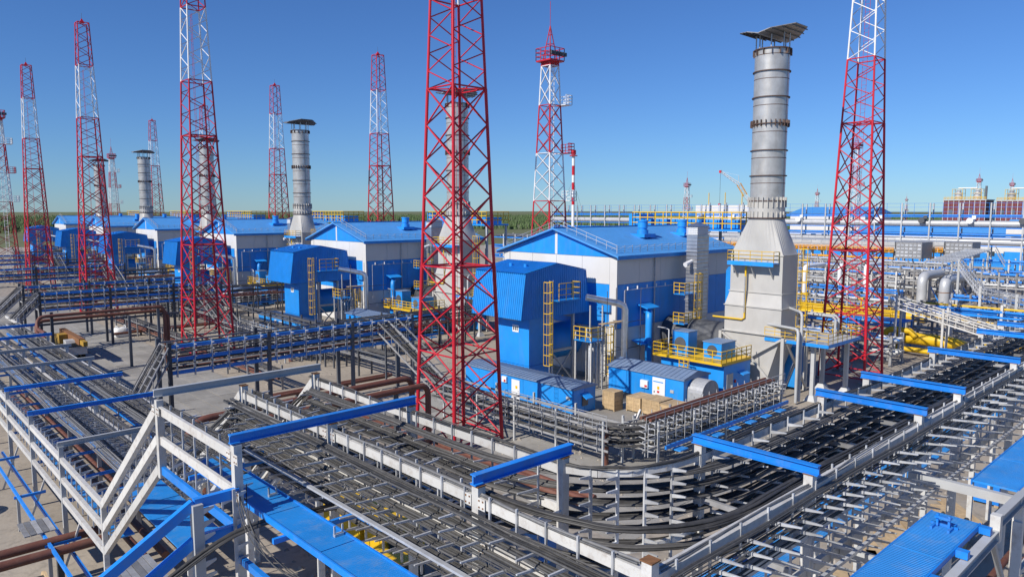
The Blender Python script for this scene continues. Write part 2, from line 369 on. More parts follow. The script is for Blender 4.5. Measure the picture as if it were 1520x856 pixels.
def build_intake():
    t = thing("intake_filter_house", "", "filter house", (55, 56, 0))
    y0, y1 = 56.0, 64.0
    prof = [(53.4, 8.2), (54.1, 13.2), (59.0, 14.1), (63.9, 13.1), (64.6, 8.1)]
    # ribbed cladding sheets: end sheets, front and back sheets, roof sheets
    MB().prism([(53.5,8.25),(54.2,13.1),(59.0,14.0),(63.8,13.0),(64.5,8.15)], 'y', y0+.06, y1-.06).part("core", "blue", t)
    n = 36
    b = MB()
    def ztop(x): return 13.2+(x-54.1)*.9/4.9 if x < 59 else 14.1-(x-59)*1.0/4.9
    for s, y in ((-1, y0), (1, y1)):
        b = MB()
        xs = [53.4+k*(64.6-53.4)/n for k in range(n+1)]
        for k in range(n):
            a, c = xs[k], xs[k+1]; m1, m2 = a+(c-a)*.15, a+(c-a)*.55
            def zt(x):
                if x < 54.1: return 8.2+(x-53.4)/.7*5
                if x > 63.9: return 8.1+(64.6-x)/.7*5
                return ztop(x)
            for p, q, d in ((a, m1, .0), (m1, m2, .06), (m2, c, .0)):
                b.add([(p, y+s*d, 8.15), (q, y+s*d, 8.15), (q, y+s*d, zt(q)), (p, y+s*d, zt(p))], [(0,1,2,3)])
            for p in (m1, m2): b.add([(p, y, 8.15), (p, y+s*.06, 8.15), (p, y+s*.06, zt(p)), (p, y, zt(p))], [(0,1,2,3)])
        b.part("cladding", "blue", t)
    def sheet(p, q, nm, m, ribs=26):
        b = MB(); p = Vector(p); q = Vector(q); nrm = Vector((q.z-p.z, 0, -(q.x-p.x))).normalized()*-1
        if nrm.z < 0 and abs(nrm.z) > .3: nrm = -nrm
        L = y1-y0+.2
        for k in range(ribs):
            ya = y0-.1+k*L/ribs
            for f0, f1, d in ((0, .6, .01), (.6, 1, .06)):
                pa, pb = p+nrm*d, q+nrm*d
                b.add([(pa.x, ya+f0*L/ribs, pa.z), (pa.x, ya+f1*L/ribs, pa.z), (pb.x, ya+f1*L/ribs, pb.z), (pb.x, ya+f0*L/ribs, pb.z)], [(0,1,2,3)])
            for f in (.6, 1):
                yy = ya+f*L/ribs; a1, a2, b1, b2 = p+nrm*.01, p+nrm*.06, q+nrm*.01, q+nrm*.06
                b.add([(a1.x,yy,a1.z),(a2.x,yy,a2.z),(b2.x,yy,b2.z),(b1.x,yy,b1.z)], [(0,1,2,3)])
        return b.part(nm, m, t)
    sheet((53.4,0,8.2), (54.1,0,13.2), "front_sheet", "blue"); sheet((64.6,0,8.1), (63.9,0,13.1), "back_sheet", "blue")
    rf = sheet((53.9,0,13.2), (59.0,0,14.12), "roof", "blue"); sheet((59.0,0,14.12), (64.1,0,13.1), "roof", "blue")
    for yy in (58.4, 60.8): MB().tube((56.5, yy, 13.6), (56.5, yy, 14.0), .22, 8).part("roof_vent", "blue", rf)
    bd = MB().box((55, 56.3, 2.9), (58.2, 61.4, 8.2)).part("body", "blue", t)
    MB().box((54.97, 56.27, .4), (58.23, 61.43, 2.86)).part("lower_body", "blue", t)
    for k in range(5): MB().box((54.9, 57+k*.9, 2.2), (54.97, 57.25+k*.9, 2.45)).part("lug", "galvanised", bd)
    pl = MB().box((54.93, 57.9, 6.5), (54.99, 58.9, 7.3)).part("number_plate", "white_paint", bd)
    for k in range(3): MB().box((54.91, 58.05+k*.28, 6.7), (54.94, 58.2+k*.28, 7.12)).part("numeral", "dark_print", pl)
    MB().box((54.0, 57.4, 7.95), (55, 59.4, 8.13)).part("louvre", "grey_paint", t)
    # duct to the hall with its braced support frame
    MB().tube((58.2, 59.6, 4.4), (65.6, 60.0, 4.4), 2.1, 24).part("duct", "blue", t)
    for x in (58.6, 62.2):
        for y in (56.4, 62.6): bar("column", (x, y, 0), (x, y, 8.1), .3, .3, "grey_paint", t)
        bar("frame_beam", (x, 56.4, 7.9), (x, 62.6, 7.9), .3, .35, "grey_paint", t)
    bar("brace", (58.6, 56.4, .3), (62.2, 56.4, 4.0), .16, .16, "grey_paint", t); bar("brace", (62.2, 56.4, .3), (58.6, 56.4, 4.0), .16, .16, "grey_paint", t)
    bar("frame_beam", (58.6, 56.4, 4.1), (62.2, 56.4, 4.1), .25, .3, "grey_paint", t)
    # caged ladder and side platform
    ladder((57.6, 55.45, .6), (57.6, 55.45, 12.3), (1,0,0), .55).part("ladder", "galvanised", t)
    cage((56.7, 55.3, 3.0), (56.7, 55.3, 12.2), (1,0,0), (0,-1,0), .85, .8, 1.05).part("ladder_cage", "yellow", t)
    p = MB().box((58.0, 54.6, 9.95), (61.6, 55.95, 10.05)).part("platform", "blue", t)
    railing([(58.0,54.65,10.05), (61.5,54.65,10.05), (61.5,55.9,10.05)], 1.9, .045, 1.2).part("railing", "yellow", p)
    railing([(55.5,54.8,.4), (58.9,54.8,.4)], 1.1, .05, 1.1).part("guard_rail", "yellow", t)
    return t
UNIT.append((build_intake(), "{} ribbed blue intake filter house raised before its hall gable"))

def build_stack():
    cx, cy = 75.1, 39.6
    t = thing("exhaust_stack", "", "stack", (cx, cy, 0))
    def rect(x0, x1, y0, y1, z): return [(x0,y0,z), (x1,y0,z), (x1,y1,z), (x0,y1,z)]
    def ring(r, z, n=48): return [(cx+r*math.cos(2*math.pi*k/n), cy+r*math.sin(2*math.pi*k/n), z) for k in range(n)]
    # cylinder courses
    zs = [21.0, 23.7, 26.4, 29.2, 32.0, 34.7, 37.0]
    rad = 1.8
    for k in range(6):
        MB().loft([ring(rad, zs[k]+.02), ring(rad, zs[k+1]-.02)], True, False).part("shell_course", "stack_steel", t)
        MB().loft([ring(rad+.004, (zs[k]+zs[k+1])/2+.5), ring(rad+.012, (zs[k]+zs[k+1])/2+.52), ring(rad+.012, (zs[k]+zs[k+1])/2+.56), ring(rad+.004, (zs[k]+zs[k+1])/2+.58)], True, False).part("weld_seam", "rust_ring", t)
        a = .9+k*1.1
        MB().box((cx-.02, -rad-.01+cy, zs[k]+.05), (cx+.02, -rad+.03+cy, zs[k+1]-.05)).part("vertical_seam", "rust_ring", t)
    MB().loft([ring(rad-.05, 19.2), ring(rad-.05, 37.0)], True, False).part("liner", "dark_steel", t)
    for z in zs:
        MB().loft([ring(rad, z-.05), ring(rad+.16, z-.05), ring(rad+.16, z+.05), ring(rad, z+.05)], False, False).part("flange", "rust_ring", t)
    MB().loft([ring(rad+.08, 19.2), ring(rad+.08, 20.96)], True, False).part("base_course", "stack_paint", t)
    MB().loft([ring(rad, 19.1), ring(rad+.26, 19.1), ring(rad+.26, 19.22), ring(rad, 19.22)], False, False).part("flange", "rust_ring", t)
    for z0, z1, n, m in ((19.22, 19.85, 24, "stack_paint"), (20.3, 21.4, 24, "stack_paint"), (28.9, 29.6, 24, "rust_ring"), (36.4, 37.0, 14, "rust_ring")):
        b = MB()
        for k in range(n):
            a = 2*math.pi*k/n; c, s = math.cos(a), math.sin(a)
            b.beam((cx+(rad+.1)*c, cy+(rad+.1)*s, z0), (cx+(rad+.1)*c, cy+(rad+.1)*s, z1), .05, .22) if False else b.add(
              [(cx+r*c-e*s, cy+r*s+e*c, z) for z in (z0, z1) for r, e in ((rad, -.025), (rad+.24, -.025), (rad+.24, .025), (rad, .025))],
              [(0,1,2,3), (4,5,6,7), (0,1,5,4), (1,2,6,5), (2,3,7,6), (3,0,4,7)])
        b.part("stiffener_ring", m, t)
    # square-to-round transition, box sections, hopper
    n = 48
    def sq(x0, x1, y0, y1, z):
        out = []
        mx, my, hx, hy = (x0+x1)/2, (y0+y1)/2, (x1-x0)/2, (y1-y0)/2
        for k in range(n):
            a = 2*math.pi*k/n; c, s = math.cos(a), math.sin(a); q = max(abs(c), abs(s)); out.append((mx+hx*c/q, my+hy*s/q, z))
        return out
    MB().loft([sq(73.3,76.7,36.6,42.7,15.2), ring(rad+.08, 19.1)], False, False).part("transition_cone", "stack_paint", t)
    MB().loft([rect(73.3,76.7,36.6,42.7,11.1), rect(73.3,76.7,36.6,42.7,15.2)]).part("upper_box", "stack_paint", t)
    MB().loft([rect(73.0,76.9,36.4,43.1,6.6), rect(73.0,76.9,36.4,43.1,9.6), rect(73.3,76.7,36.6,42.7,11.06)]).part("lower_box", "stack_paint", t)
    b = MB()
    for z, e in ((11.08, .12), (9.5, .12), (6.6, .2), (15.2, .1)):
        x0, x1, y0, y1 = (73.3,76.7,36.6,42.7) if z > 10 else (73.0,76.9,36.4,43.1)
        b.box((x0-e, y0-e, z-.05), (x1+e, y1+e, z+.05))
    b.part("flange_frame", "stack_paint", t)
    MB().loft([rect(73.4,76.4,38.2,42.9,.9), rect(73.05,76.85,36.4,43.05,6.55)]).part("hopper", "stack_paint", t)
    for y in (36.0, 43.4):
        for x in (72.8, 78.3): bar("support_leg", (x, y, 0), (x, y, 6.5), .35, .35, "stack_paint", t)
    for p, q in (((72.8,36,.3), (72.8,39.6,3.9)), ((72.8,43.4,.3), (72.8,39.8,3.9)), ((72.8,39.6,4.1), (72.8,36.2,6.3)), ((72.8,39.8,4.1), (72.8,43.2,6.3)), ((72.9,36,.3), (78.2,36,6.3)), ((78.2,35.8,.3), (72.9,35.8,6.3))):
        bar("brace", p, q, .22, .22, "stack_paint", t)
    # cap: eight-sided plate folded up from a valley line, on stub posts
    Rr = 3.4; zc = 38.3; rise = .25
    oc = [(Rr*math.cos(a), Rr*math.sin(a)) for a in [R(22.5+45*k) for k in range(8)]]
    up = [p for p in [(-Rr*.96, 0), (Rr*.96, 0)]]
    for s in (1, -1):
        poly = [(-Rr*.96, 0)] + sorted([p for p in oc if p[1]*s > 0], key=lambda p: p[0]) + [(Rr*.96, 0)]
        lo = [(cx+x, cy+y, zc+abs(y)*rise) for x, y in poly]; hi = [(x, y, z+.07) for x, y, z in lo]
        m = len(poly)
        pl = MB().add(lo+hi, [tuple(range(m-1,-1,-1)), tuple(range(m, 2*m))] + [(k, (k+1) % m, m+(k+1) % m, m+k) for k in range(m)]).part("cap_plate", "yard_steel", t)
        b = MB()
        for k in range(1, 5):
            y = s*k*.72; hw = min(Rr*.94, Rr*1.38-abs(y)) ; b.beam((cx-hw, cy+y, zc+abs(y)*rise-.06), (cx+hw, cy+y, zc+abs(y)*rise-.06), .07, .1)
        b.part("cap_rib", "dark_steel", pl)
    for k in range(8):
        a = R(22.5+45*k); x, y = cx+1.7*math.cos(a), cy+1.7*math.sin(a)
        rod("cap_post", (x, y, 36.9), (x, y, zc+abs(y-cy)*rise), .07, "galvanised", t)
    # upper platform and caged ladder
    p = MB().box((72.0, 37.0, 14.3), (73.25, 42.4, 14.42)).box((71.98, 37.0, 14.05), (72.06, 42.4, 14.5)).part("platform", "blue", t)
    railing([(73.2,42.4,14.42), (72.05,42.4,14.42), (72.05,37.0,14.42), (73.2,37.0,14.42)], 1.2, .04, 1.3).part("railing", "yellow", p)
    b = MB()
    for y in (37.6, 39.7, 41.8): b.beam((72.1, y, 14.2), (73.25, y, 12.7), .12, .14)
    b.part("platform_bracket", "grey_paint", p)
    ladder((75.4, 35.75, 6.4), (75.4, 35.75, 16.0), (1,0,0), .6).part("ladder", "galvanised", t)
    cage((75.4, 35.7, 7.6), (75.4, 35.7, 15.9), (1,0,0), (0,-1,0), .95, .9, 1.15).part("ladder_cage", "yellow", t)
    MB().path([(73.0-.15, 40.6, 14.0), (72.85, 40.6, 8.2), (72.85, 40.9, 8.0), (72.85, 44.5, 8.0)], .11, 6).part("sample_pipe", "yellow", t)
    MB().tube((72.8, 40.6, 8.8), (72.8, 40.6, 12.8), .09, 6).part("conduit", "galvanised", t)
    # exhaust duct back to the hall
    MB().tube((76.2, 43.4, 4.9), (76.2, 52.6, 4.9), 2.0, 28).part("exhaust_duct", "dark_steel", t)
    MB().prism([(43.2,5.9),(43.8,6.3),(43.8,13.2),(43.55,13.6),(43.2,13.7)], 'x', 74.2, 77.4).part("duct_cover", "blue", t)
    return t
UNIT.append((build_stack(), "{} steel exhaust stack with folded plate cap, beside its hall"))

def build_vertical_duct():
    t = thing("silencer_duct", "", "duct", (77, 49.5, 0))
    for k in range(6): MB().box((77, 49.5, 5+k*2.0), (79.6, 51.0, 6.95+k*2.0)).part("duct_section", "silver_sheet", t)
    for k in range(7): MB().box((76.9, 49.4, 4.95+k*2.0), (79.7, 51.1, 5.02+k*2.0)).part("flange", "galvanised", t)
    b = MB()
    for k in range(4): b.box((76.95, 49.45, 17.1+k*.24), (79.65, 51.05, 17.22+k*.24))
    b.box((77.1,49.6,17), (79.5,50.9,18)).part("louvre_head", "white_paint", t)
    MB().loft([[(76.8,49.3,18.0),(79.8,49.3,18.0),(79.8,51.2,18.0),(76.8,51.2,18.0)], [(78.1,50.1,18.5),(78.5,50.1,18.5),(78.5,50.4,18.5),(78.1,50.4,18.5)]]).part("cap", "silver", t)
    b = MB()
    for x in (77.1, 79.5):
        for y in (49.6, 50.9): b.beam((x,y,0), (x,y,5), .18, .18)
    b.part("leg", "grey_paint", t)
    MB().tube((75.6, 50.2, 13.4), (77, 50.2, 13.8), .3, 10, .2).part("bracket_pipe", "white_paint", t)
    # yellow caged stair tower in front of it
    for z in (6.3, 9.9):
        p = MB().box((73.9, 49.0, z), (76.6, 50.6, z+.1)).part("platform", "blue", t)
        railing([(76.6,49.05,z+.1), (73.95,49.05,z+.1), (73.95,50.6,z+.1)], 1.3, .05, .9).part("railing", "yellow", p)
    cage((76.2, 48.9, 7.0), (76.2, 48.9, 12.4), (1,0,0), (0,-1,0), .9, .7, .9).part("ladder_cage", "yellow", t)
    return t
UNIT.append((build_vertical_duct(), "{} tall square silver duct with louvred top against its hall wall"))

def build_swan():
    b = MB().path([(70.0, 51.3, .4), (70.0, 51.3, 7.0), (70.05, 51.35, 7.6), (70.4, 51.6, 7.95), (70.8, 52.0, 8.0), (71, 52.6, 8.0)], .42, 14)
    t = thing("vent_pipe", "", "pipe", (70, 51.3, 0)); b.part("pipe", "blue", t)
    for z in (1.5, 4.5): MB().tube((70,51.3,z), (70,51.3,z+.12), .52, 14).part("flange", "blue", t)
    return t
UNIT.append((build_swan(), "{} blue swan neck pipe entering a hall side wall"))

def build_silver():
    t = thing("insulated_pipe", "", "pipe", (62, 52.5, 0))
    MB().path([(60.5, 52.9, 10.4), (63.4, 50.6, 9.7), (63.8, 50.2, 9.4), (63.9, 50.1, 9.0), (63.9, 50.1, 2.6)], .37, 14).part("cladding", "silver", t)
    MB().tube((63.9, 50.1, .3), (63.9, 50.1, 2.6), .3, 14).part("pipe", "blue", t)
    for q in ((62, 51.75, 0), (60.9, 52.6, 0)): bar("post", q, (q[0], q[1], 9.5), .14, .14, "grey_paint", t)
    return t
UNIT.append((build_silver(), "{} bent silver clad pipe at a hall gable corner"))

def build_access_frame():
    t = thing("access_frame", "", "platform", (62, 53, 0))
    for x in (60.3, 62.2, 64.2):
        for y in (51.9, 54.2): bar("column", (x, y, 0), (x, y, 6.6), .16, .16, "white_steel", t)
    d = MB().box((60.1, 51.7, 5.5), (62.3, 54.3, 5.6)).part("deck", "blue", t)
    railing([(62.3,51.7,5.6), (60.1,51.7,5.6), (60.1,54.3,5.6)], 1.5, .05, 1.0).part("railing", "yellow", d)
    cage((63.2, 51.9, 1.6), (63.2, 51.9, 7.0), (1,0,0), (0,-1,0), .9, .6, .9).part("ladder_cage", "yellow", t)
    for k in range(4):
        MB().path([(60.6+k*.55, 52.4, 0), (60.6+k*.55, 52.4, 4.6), (60.9+k*.55, 52.6, 5.0), (61.9+k*.5, 53.6, 5.1)], .13, 8).part("riser", "white_steel" if k % 2 else "galvanised", t)
    # scaffold poles and a board
    for x, y in ((61.4, 50.6), (64.6, 50.6), (64.9, 52.2), (67.8, 50.9)):
        rod("scaffold_pole", (x, y, 0), (x, y, 11.2), .035, "dark_steel", t)
    for z in (2.2, 4.4, 7.4):
        rod("scaffold_pole", (60.4, 50.6, z), (68.2, 50.7, z), .035, "dark_steel", t)
        rod("scaffold_pole", (64.7, 50.2, z), (64.9, 52.6, z), .035, "dark_steel", t)
    MB().box((61.0, 50.7, 7.5), (64.8, 51.5, 7.57)).part("scaffold_board", "wood", t)
    return t
UNIT.append((build_access_frame(), "{} yellow railed access frame with pipe risers between filter house and hall"))

def cabin(name, cat, x0, x1, y0, y1, z0, z1, roof=.35, roofm="blue_cabin_roof", ribs=14):
    t = thing(name, "", cat, (x0, y0, 0))
    MB().box((x0+.05, y0+.05, z0), (x1-.05, y1-.05, z1-.02)).part("core", "blue", t)
    n = max(2, round((y1-y0)/2.4))
    for k in range(n):
        a = y0+k*(y1-y0)/n
        MB().box((x0, a+.015, z0+.02), (x0+.04, a+(y1-y0)/n-.015, z1-.05)).part("wall_panel", "blue", t)
    for k in range(2):
        a = x0+k*(x1-x0)/2
        MB().box((a+.02, y0, z0+.02), (a+(x1-x0)/2-.02, y0+.04, z1-.05)).part("wall_panel", "blue", t)
    xm = (x0+x1)/2
    r = MB().prism([(x0-.15, z1-.12), (x0-.15, z1), (xm, z1+roof), (x1+.15, z1), (x1+.15, z1-.12)], 'y', y0-.15, y1+.15).part("roof", roofm, t)
    m = max(4, round((y1-y0+.3)/.55))
    for k in range(m+1):
        y = y0-.13+k*(y1-y0+.26)/m
        for a, b in (((x0-.15, y, z1+.02), (xm, y, z1+roof+.02)), ((xm, y, z1+roof+.02), (x1+.15, y, z1+.02))): MB().beam(a, b, .045, .05).part("roof_rib", roofm, r)
    MB().box((x0+.2, y0+.2, 0), (x1-.2, y1-.2, z0)).part("skid", "dark_steel", t)
    return t
def build_c1():
    t = cabin("equipment_container", "container", 50.5, 53.7, 45.6, 61.8, .5, 3.05, .2)
    d = MB().box((50.42, 53.0, .6), (50.5, 54.2, 2.6)).part("door", "white_paint", t)
    MB().box((50.40, 53.3, 1.7), (50.43, 53.6, 2.0)).part("warning_sign", "yellow", d)
    MB().box((50.38, 53.12, 1.45), (50.42, 53.24, 1.5)).part("handle", "dark_steel", d)
    MB().box((50.3, 54.9, 2.1), (50.5, 55.6, 2.7)).part("alarm_box", "white_paint", t)
    MB().box((50.22, 55.0, 2.2), (50.3, 55.2, 2.4)).part("beacon", "red_sign", t)
    h = MB().prism([(45.55, 2.3), (44.9, 1.95), (44.9, 2.05), (45.55, 2.45)], 'x', 51.6, 52.6).part("hood", "blue", t)
    MB().box((51.7, 45.5, 1.2), (52.5, 45.6, 2.1)).part("vent", "dark_steel", t)
    MB().box((50.42, 46.0, 1.9), (50.5, 46.5, 2.2)).part("plate", "grey_paint", t)
    return t
UNIT.append((build_c1(), "{} long blue equipment container with white door, before a filter house"))
def build_c2():
    t = cabin("equipment_cabin", "cabin", 59.0, 63.4, 39.0, 48.3, 1.2, 3.75, .55)
    d = MB().box((58.9, 41.1, 1.25), (59.0, 42.6, 3.45)).part("door", "white_paint", t)
    MB().box((58.88, 41.3, 3.0), (58.9, 42.5, 3.1)).part("door_hood", "blue", d)
    MB().box((58.87, 41.75, 2.3), (58.9, 42.0, 2.6)).part("notice", "yellow", d)
    MB().box((58.87, 41.75, 1.95), (58.9, 42.0, 2.15)).part("notice", "red_sign", d)
    MB().box((58.87, 42.3, 1.9), (58.9, 42.4, 2.1)).part("handle", "dark_steel", d)
    b = MB().box((58.75, 43.1, 2.2), (59.0, 44.0, 2.95)).part("alarm_box", "white_paint", t)
    MB().box((58.72, 43.15, 2.3), (58.75, 43.45, 2.5)).part("beacon", "red_sign", b)
    MB().box((58.93, 40.1, 2.2), (59.0, 40.5, 2.5)).part("plate", "grey_paint", t)
    # drum shaped air inlet at the end
    MB().prism([(59.6+1.45+1.45*math.cos(R(a)), 1.0+1.5+1.15*math.sin(R(a))) for a in range(0, 181, 15)] + [(59.6, .9), (62.5, .9)], 'y', 37.3, 38.95).part("air_inlet", "galvanised", t)
    b = MB()
    for x in (59.7, 62.4):
        for y in (37.4, 38.8): b.beam((x,y,0), (x,y,1.0), .08, .08)
    b.part("inlet_stand", "galvanised", t)
    return t
UNIT.append((build_c2(), "{} blue pitched roof cabin with white door and drum shaped air inlet"))
def build_c3():
    x0, x1, y0, y1 = 66.4, 71.8, 39.1, 46.9
    t = thing("oil_cooler_module", "", "cooler module", (x0, y0, 0))
    MB().box((x0, y0, .6), (x1, y1, 3.9)).part("body", "blue", t)
    MB().box((x0+.2, y0+.2, 0), (x1-.2, y1-.2, .6)).part("skid", "dark_steel", t)
    MB().box((x0-.1, y0-.1, 3.9), (x1+.1, y1+.1, 4.0)).part("roof", "blue_cabin_roof", t)
    d = MB().box((67.0, y0-.06, .8), (68.2, y0, 3.0)).part("door", "grey_paint", t)
    MB().box((68.5, y0-.15, 1.9), (68.7, y0, 2.2)).part("beacon", "red_sign", t)
    for z in (2.9, 1.0): MB().prism([(y0-.7, z-.25), (y0, z), (y0, z+.12), (y0-.7, z-.15)], 'x', 69.2, 70.6).part("hood", "blue", t)
    dk = MB().box((65.6, y0-.2, 4.05), (71.6, y1+.6, 4.3)).part("deck", "yellow", t)
    railing([(71.6,y0-.15,4.3), (65.65,y0-.15,4.3), (65.65,y1+.55,4.3), (71.6,y1+.55,4.3)], 1.25, .05, 1.0).part("railing", "yellow", dk)
    for (a, b, c, e, z) in ((66.6, 68.3, 43.6, 45.6, 6.9), (67.5, 70.3, 40.1, 42.3, 6.0)):
        f = MB().box((a, c, 4.3), (b, e, z)).part("fan_unit", "blue", t)
        MB().tube((a-.04, (c+e)/2, (4.3+z)/2), (a, (c+e)/2, (4.3+z)/2), min(e-c, z-4.3)*.36, 16).part("fan_grille", "dark_steel", f)
        MB().box((a-.08, c-.08, z), (b+.08, e+.08, z+.08)).part("lid", "blue_cabin_roof", f)
    MB().path([(66.3, 45.9, 4.3), (66.3, 45.9, 7.0), (66.4, 46.4, 7.1), (66.5, 47.5, 7.1)], .08, 6).part("pipe", "galvanised", t)
    ladder((65.55, 43.0, .2), (65.55, 43.0, 4.3), (0,1,0), .6).part("ladder", "galvanised", t)
    railing([(65.0,42.5,4.3-1.2),(65.0,43.6,4.3-1.2)], 1.2, .05, .6).part("guard", "yellow", t)
    return t
UNIT.append((build_c3(), "{} blue oil cooler module with yellow railed deck at a stack foot"))

def build_rear_deck():
    t = thing("cooler_deck", "", "cooler deck", (93, 53, 0))
    for x in (93, 98):
        for y in (53, 59, 65, 71): bar("column", (x, y, 0), (x, y, 17.0), .35, .35, "grey_paint", t)
    d = MB().box((92.6, 52.6, 17.0), (98.4, 71.4, 17.3)).part("deck", "blue", t)
    railing([(98.4,52.6,17.3), (92.6,52.6,17.3), (92.6,71.4,17.3), (98.4,71.4,17.3)], 2.4, .09, 1.5, 2).part("railing", "yellow", d)
    for k in range(6):
        f = MB().box((93.6, 53.6+k*3, 17.3), (97.4, 55.8+k*3, 18.6)).part("fan_unit", "blue", t)
    MB().box((93.2, 70.6, 17.3), (97, 72.6, 19.4)).part("cabinet", "blue", t)
    return t
UNIT.append((build_rear_deck(), "{} yellow railed cooler deck rising behind a hall roof"))

def build_side_platform():
    t = thing("service_platform", "", "platform", (73, 31.3, 0)); z = 6.2
    d = MB().box((73, 31.3, z), (74, 38.2, z+.14)).box((74, 31.3, z), (81, 35.3, z+.14)).part("deck", "grey_paint", t)
    for p, q in (((73, 31.3), (73, 38.2)), ((73, 31.3), (81, 31.3))): bar("fascia", (*p, z-.02), (*q, z-.02), .1, .34, "blue", t)
    for x in (75.5, 77.6, 79.6): bar("deck_joist", (x, 31.4, z-.2), (x, 35.2, z-.2), .12, .25, "grey_paint", t)
    railing([(73,38.2,z+.14), (73,31.3,z+.14), (81,31.3,z+.14), (81,35.3,z+.14)], 1.15, .035, 1.1).part("railing", "yellow", d)
    for x, y in ((74.4, 33.4), (80.4, 32.4), (80.4, 35.0)):
        c = bar("column", (x, y, .35), (x, y, z-.05), .42, .42, "grey_paint", t)
        MB().loft([[(x-.6,y-.6,0),(x+.6,y-.6,0),(x+.6,y+.6,0),(x-.6,y+.6,0)], [(x-.3,y-.3,.6),(x+.3,y-.3,.6),(x+.3,y+.3,.6),(x-.3,y+.3,.6)]]).part("column_foot", "grey_paint", t)
    for k, (x, y) in enumerate(((71.6, 33.8), (72.3, 33.8))):
        hh = 9.1-k*-.0 if k else 7.4
        MB().path([(x, y, .2), (x, y, hh), (x+.12, y+.12, hh+.3), (x+.45, y+.45, hh+.42), (76.4, 38, hh+.42)] if k else [(x, y, .2), (x, y, hh), (x+.12, y+.12, hh+.3), (x+.45, y+.5, hh+.4), (73.2, 38.2, hh+.4)], .15, 10).part("vent_pipe", "grey_paint", t)
    for k in range(2):
        MB().path([(79+k*.8, 33.2, z), (79+k*.8, 33.2, z+2.0), (79+k*.8, 33.5, z+2.3), (79+k*.8, 36.5, z+2.35)], .14, 8).part("vent_pipe", "grey_paint", t)
    MB().box((77.0, 36.4, .4), (79.0, 38.6, 5.0)).part("cabinet", "blue", t)
    return t
UNIT.append((build_side_platform(), "{} yellow railed grey service platform on columns beside a stack"))

def unit_label(tpl, i): return tpl.format(ORD[i]).replace("  ", " ")
for root, tpl in UNIT:
    nm = root.name; root["group"] = nm.replace("_", " ") + "s of the compressor units"
    for i in range(6):
        c = root if i == 0 else copy_tree(root, None, (0, PITCH*i, 0))
        c["label"] = unit_label(tpl, i)
# ---------------------------------------------------------------- lattice lightning masts
def half(z): return (5.3 - 0.0625*z)/2
def build_mast(cx, cy):
    t = thing("lightning_mast", "", "mast", (cx, cy, 0))
    C4 = [(-1,-1),(1,-1),(1,1),(-1,1)]
    def P(k, z): h = half(z); return (cx+C4[k % 4][0]*h, cy+C4[k % 4][1]*h, z)
    def colr(z): return "white_paint" if 37.2 <= z < 46.8 else "red_paint"
    lv = [0, .6] + [.6+2.94*(k+1) for k in range(10)]          # X panels to z=30
    rings = [.6, 8.0, 15.3, 30.0, 37.2, 46.8, 54.5]
    segs = [(0,15.3), (15.3,30), (30,37.2), (37.2,46.8), (46.8,54.5)]
    for k in range(4):
        for a, b in segs: rod("leg", P(k, a), P(k, b), .16-.0015*a, colr(a), t)
        x, y, _ = P(k, 0)
        MB().box((x-.5, y-.5, 0), (x+.5, y+.5, .25)).part("foot_plate", "concrete", t)
        for a in range(1, len(lv)-1):
            z0, z1 = lv[a], lv[a+1]
            rod("brace", P(k, z0), P(k+1, z1), .068, "red_paint", t); rod("brace", P(k+1, z0), P(k, z1), .068, "red_paint", t)
        z = 30.0; s = 0
        while z < 54.4:
            z1 = z + (1.44 if z < 37.1 else (1.6 if z < 46.7 else 1.283))
            if s: rod("brace", P(k, z), P(k+1, z1), .052, colr(z+.1), t)
            else: rod("brace", P(k+1, z), P(k, z1), .052, colr(z+.1), t)
            z = z1; s = 1-s
        for zr in rings: rod("ring_strut", P(k, zr), P(k+1, zr), .07, colr(zr-.1) if zr > 47 else "red_paint", t)
    for zr in (30.0, 15.3): rod("ring_strut", P(0, zr), P(2, zr), .06, "red_paint", t); rod("ring_strut", P(1, zr), P(3, zr), .06, "red_paint", t)
    MB().loft([[(cx-.4,cy-.4,54.5),(cx+.4,cy-.4,54.5),(cx+.4,cy+.4,54.5),(cx-.4,cy+.4,54.5)], [(cx-.04,cy-.04,55.3),(cx+.04,cy-.04,55.3),(cx+.04,cy+.04,55.3),(cx-.04,cy+.04,55.3)]]).part("tip", "red_paint", t)
    rod("lightning_rod", (cx, cy, 55.2), (cx, cy, 56.3), .025, "dark_steel", t)
    ladder((cx-.3, cy, 1), (cx-.3, cy, 46), (0,1,0), .5, .02, .45).part("ladder", "red_paint", t)
    return t
mast = build_mast(38.7, 48.3)
front_lab = ["huge red lattice mast in front of the second stack, rising out of frame",
             "red and white lattice mast before the fourth stack, top out of frame",
             "red and white lattice mast in front of the farthest stack",
             "red and white lattice mast between the left edge and the farthest stack"]
mast["label"] = front_lab[0]; mast["group"] = "front row of lightning masts"
for i in range(1, 4):
    c = copy_tree(mast, None, ((0, -1.5, -2.2, -2.1)[i], PITCH*i, 0)); c["label"] = front_lab[i]
rear_lab = {0: "red and white lattice mast right of the nearest stack, top cut off", 2: "red and white lattice mast standing alone between the second and third stacks",
            3: "red and white lattice mast just left of the third stack", 4: "thin lattice mast half hidden behind the fourth stack",
            5: "thin lattice mast just right of the fifth stack"}
for i, lb in rear_lab.items():
    c = copy_tree(mast, None, ({0: 88.2, 2: 92.1, 3: 93.0, 4: 93.3, 5: 93.4}[i]-38.7, 35-48.3+PITCH*i, 0)); c["label"] = lb; c["group"] = "rear row of lightning masts"
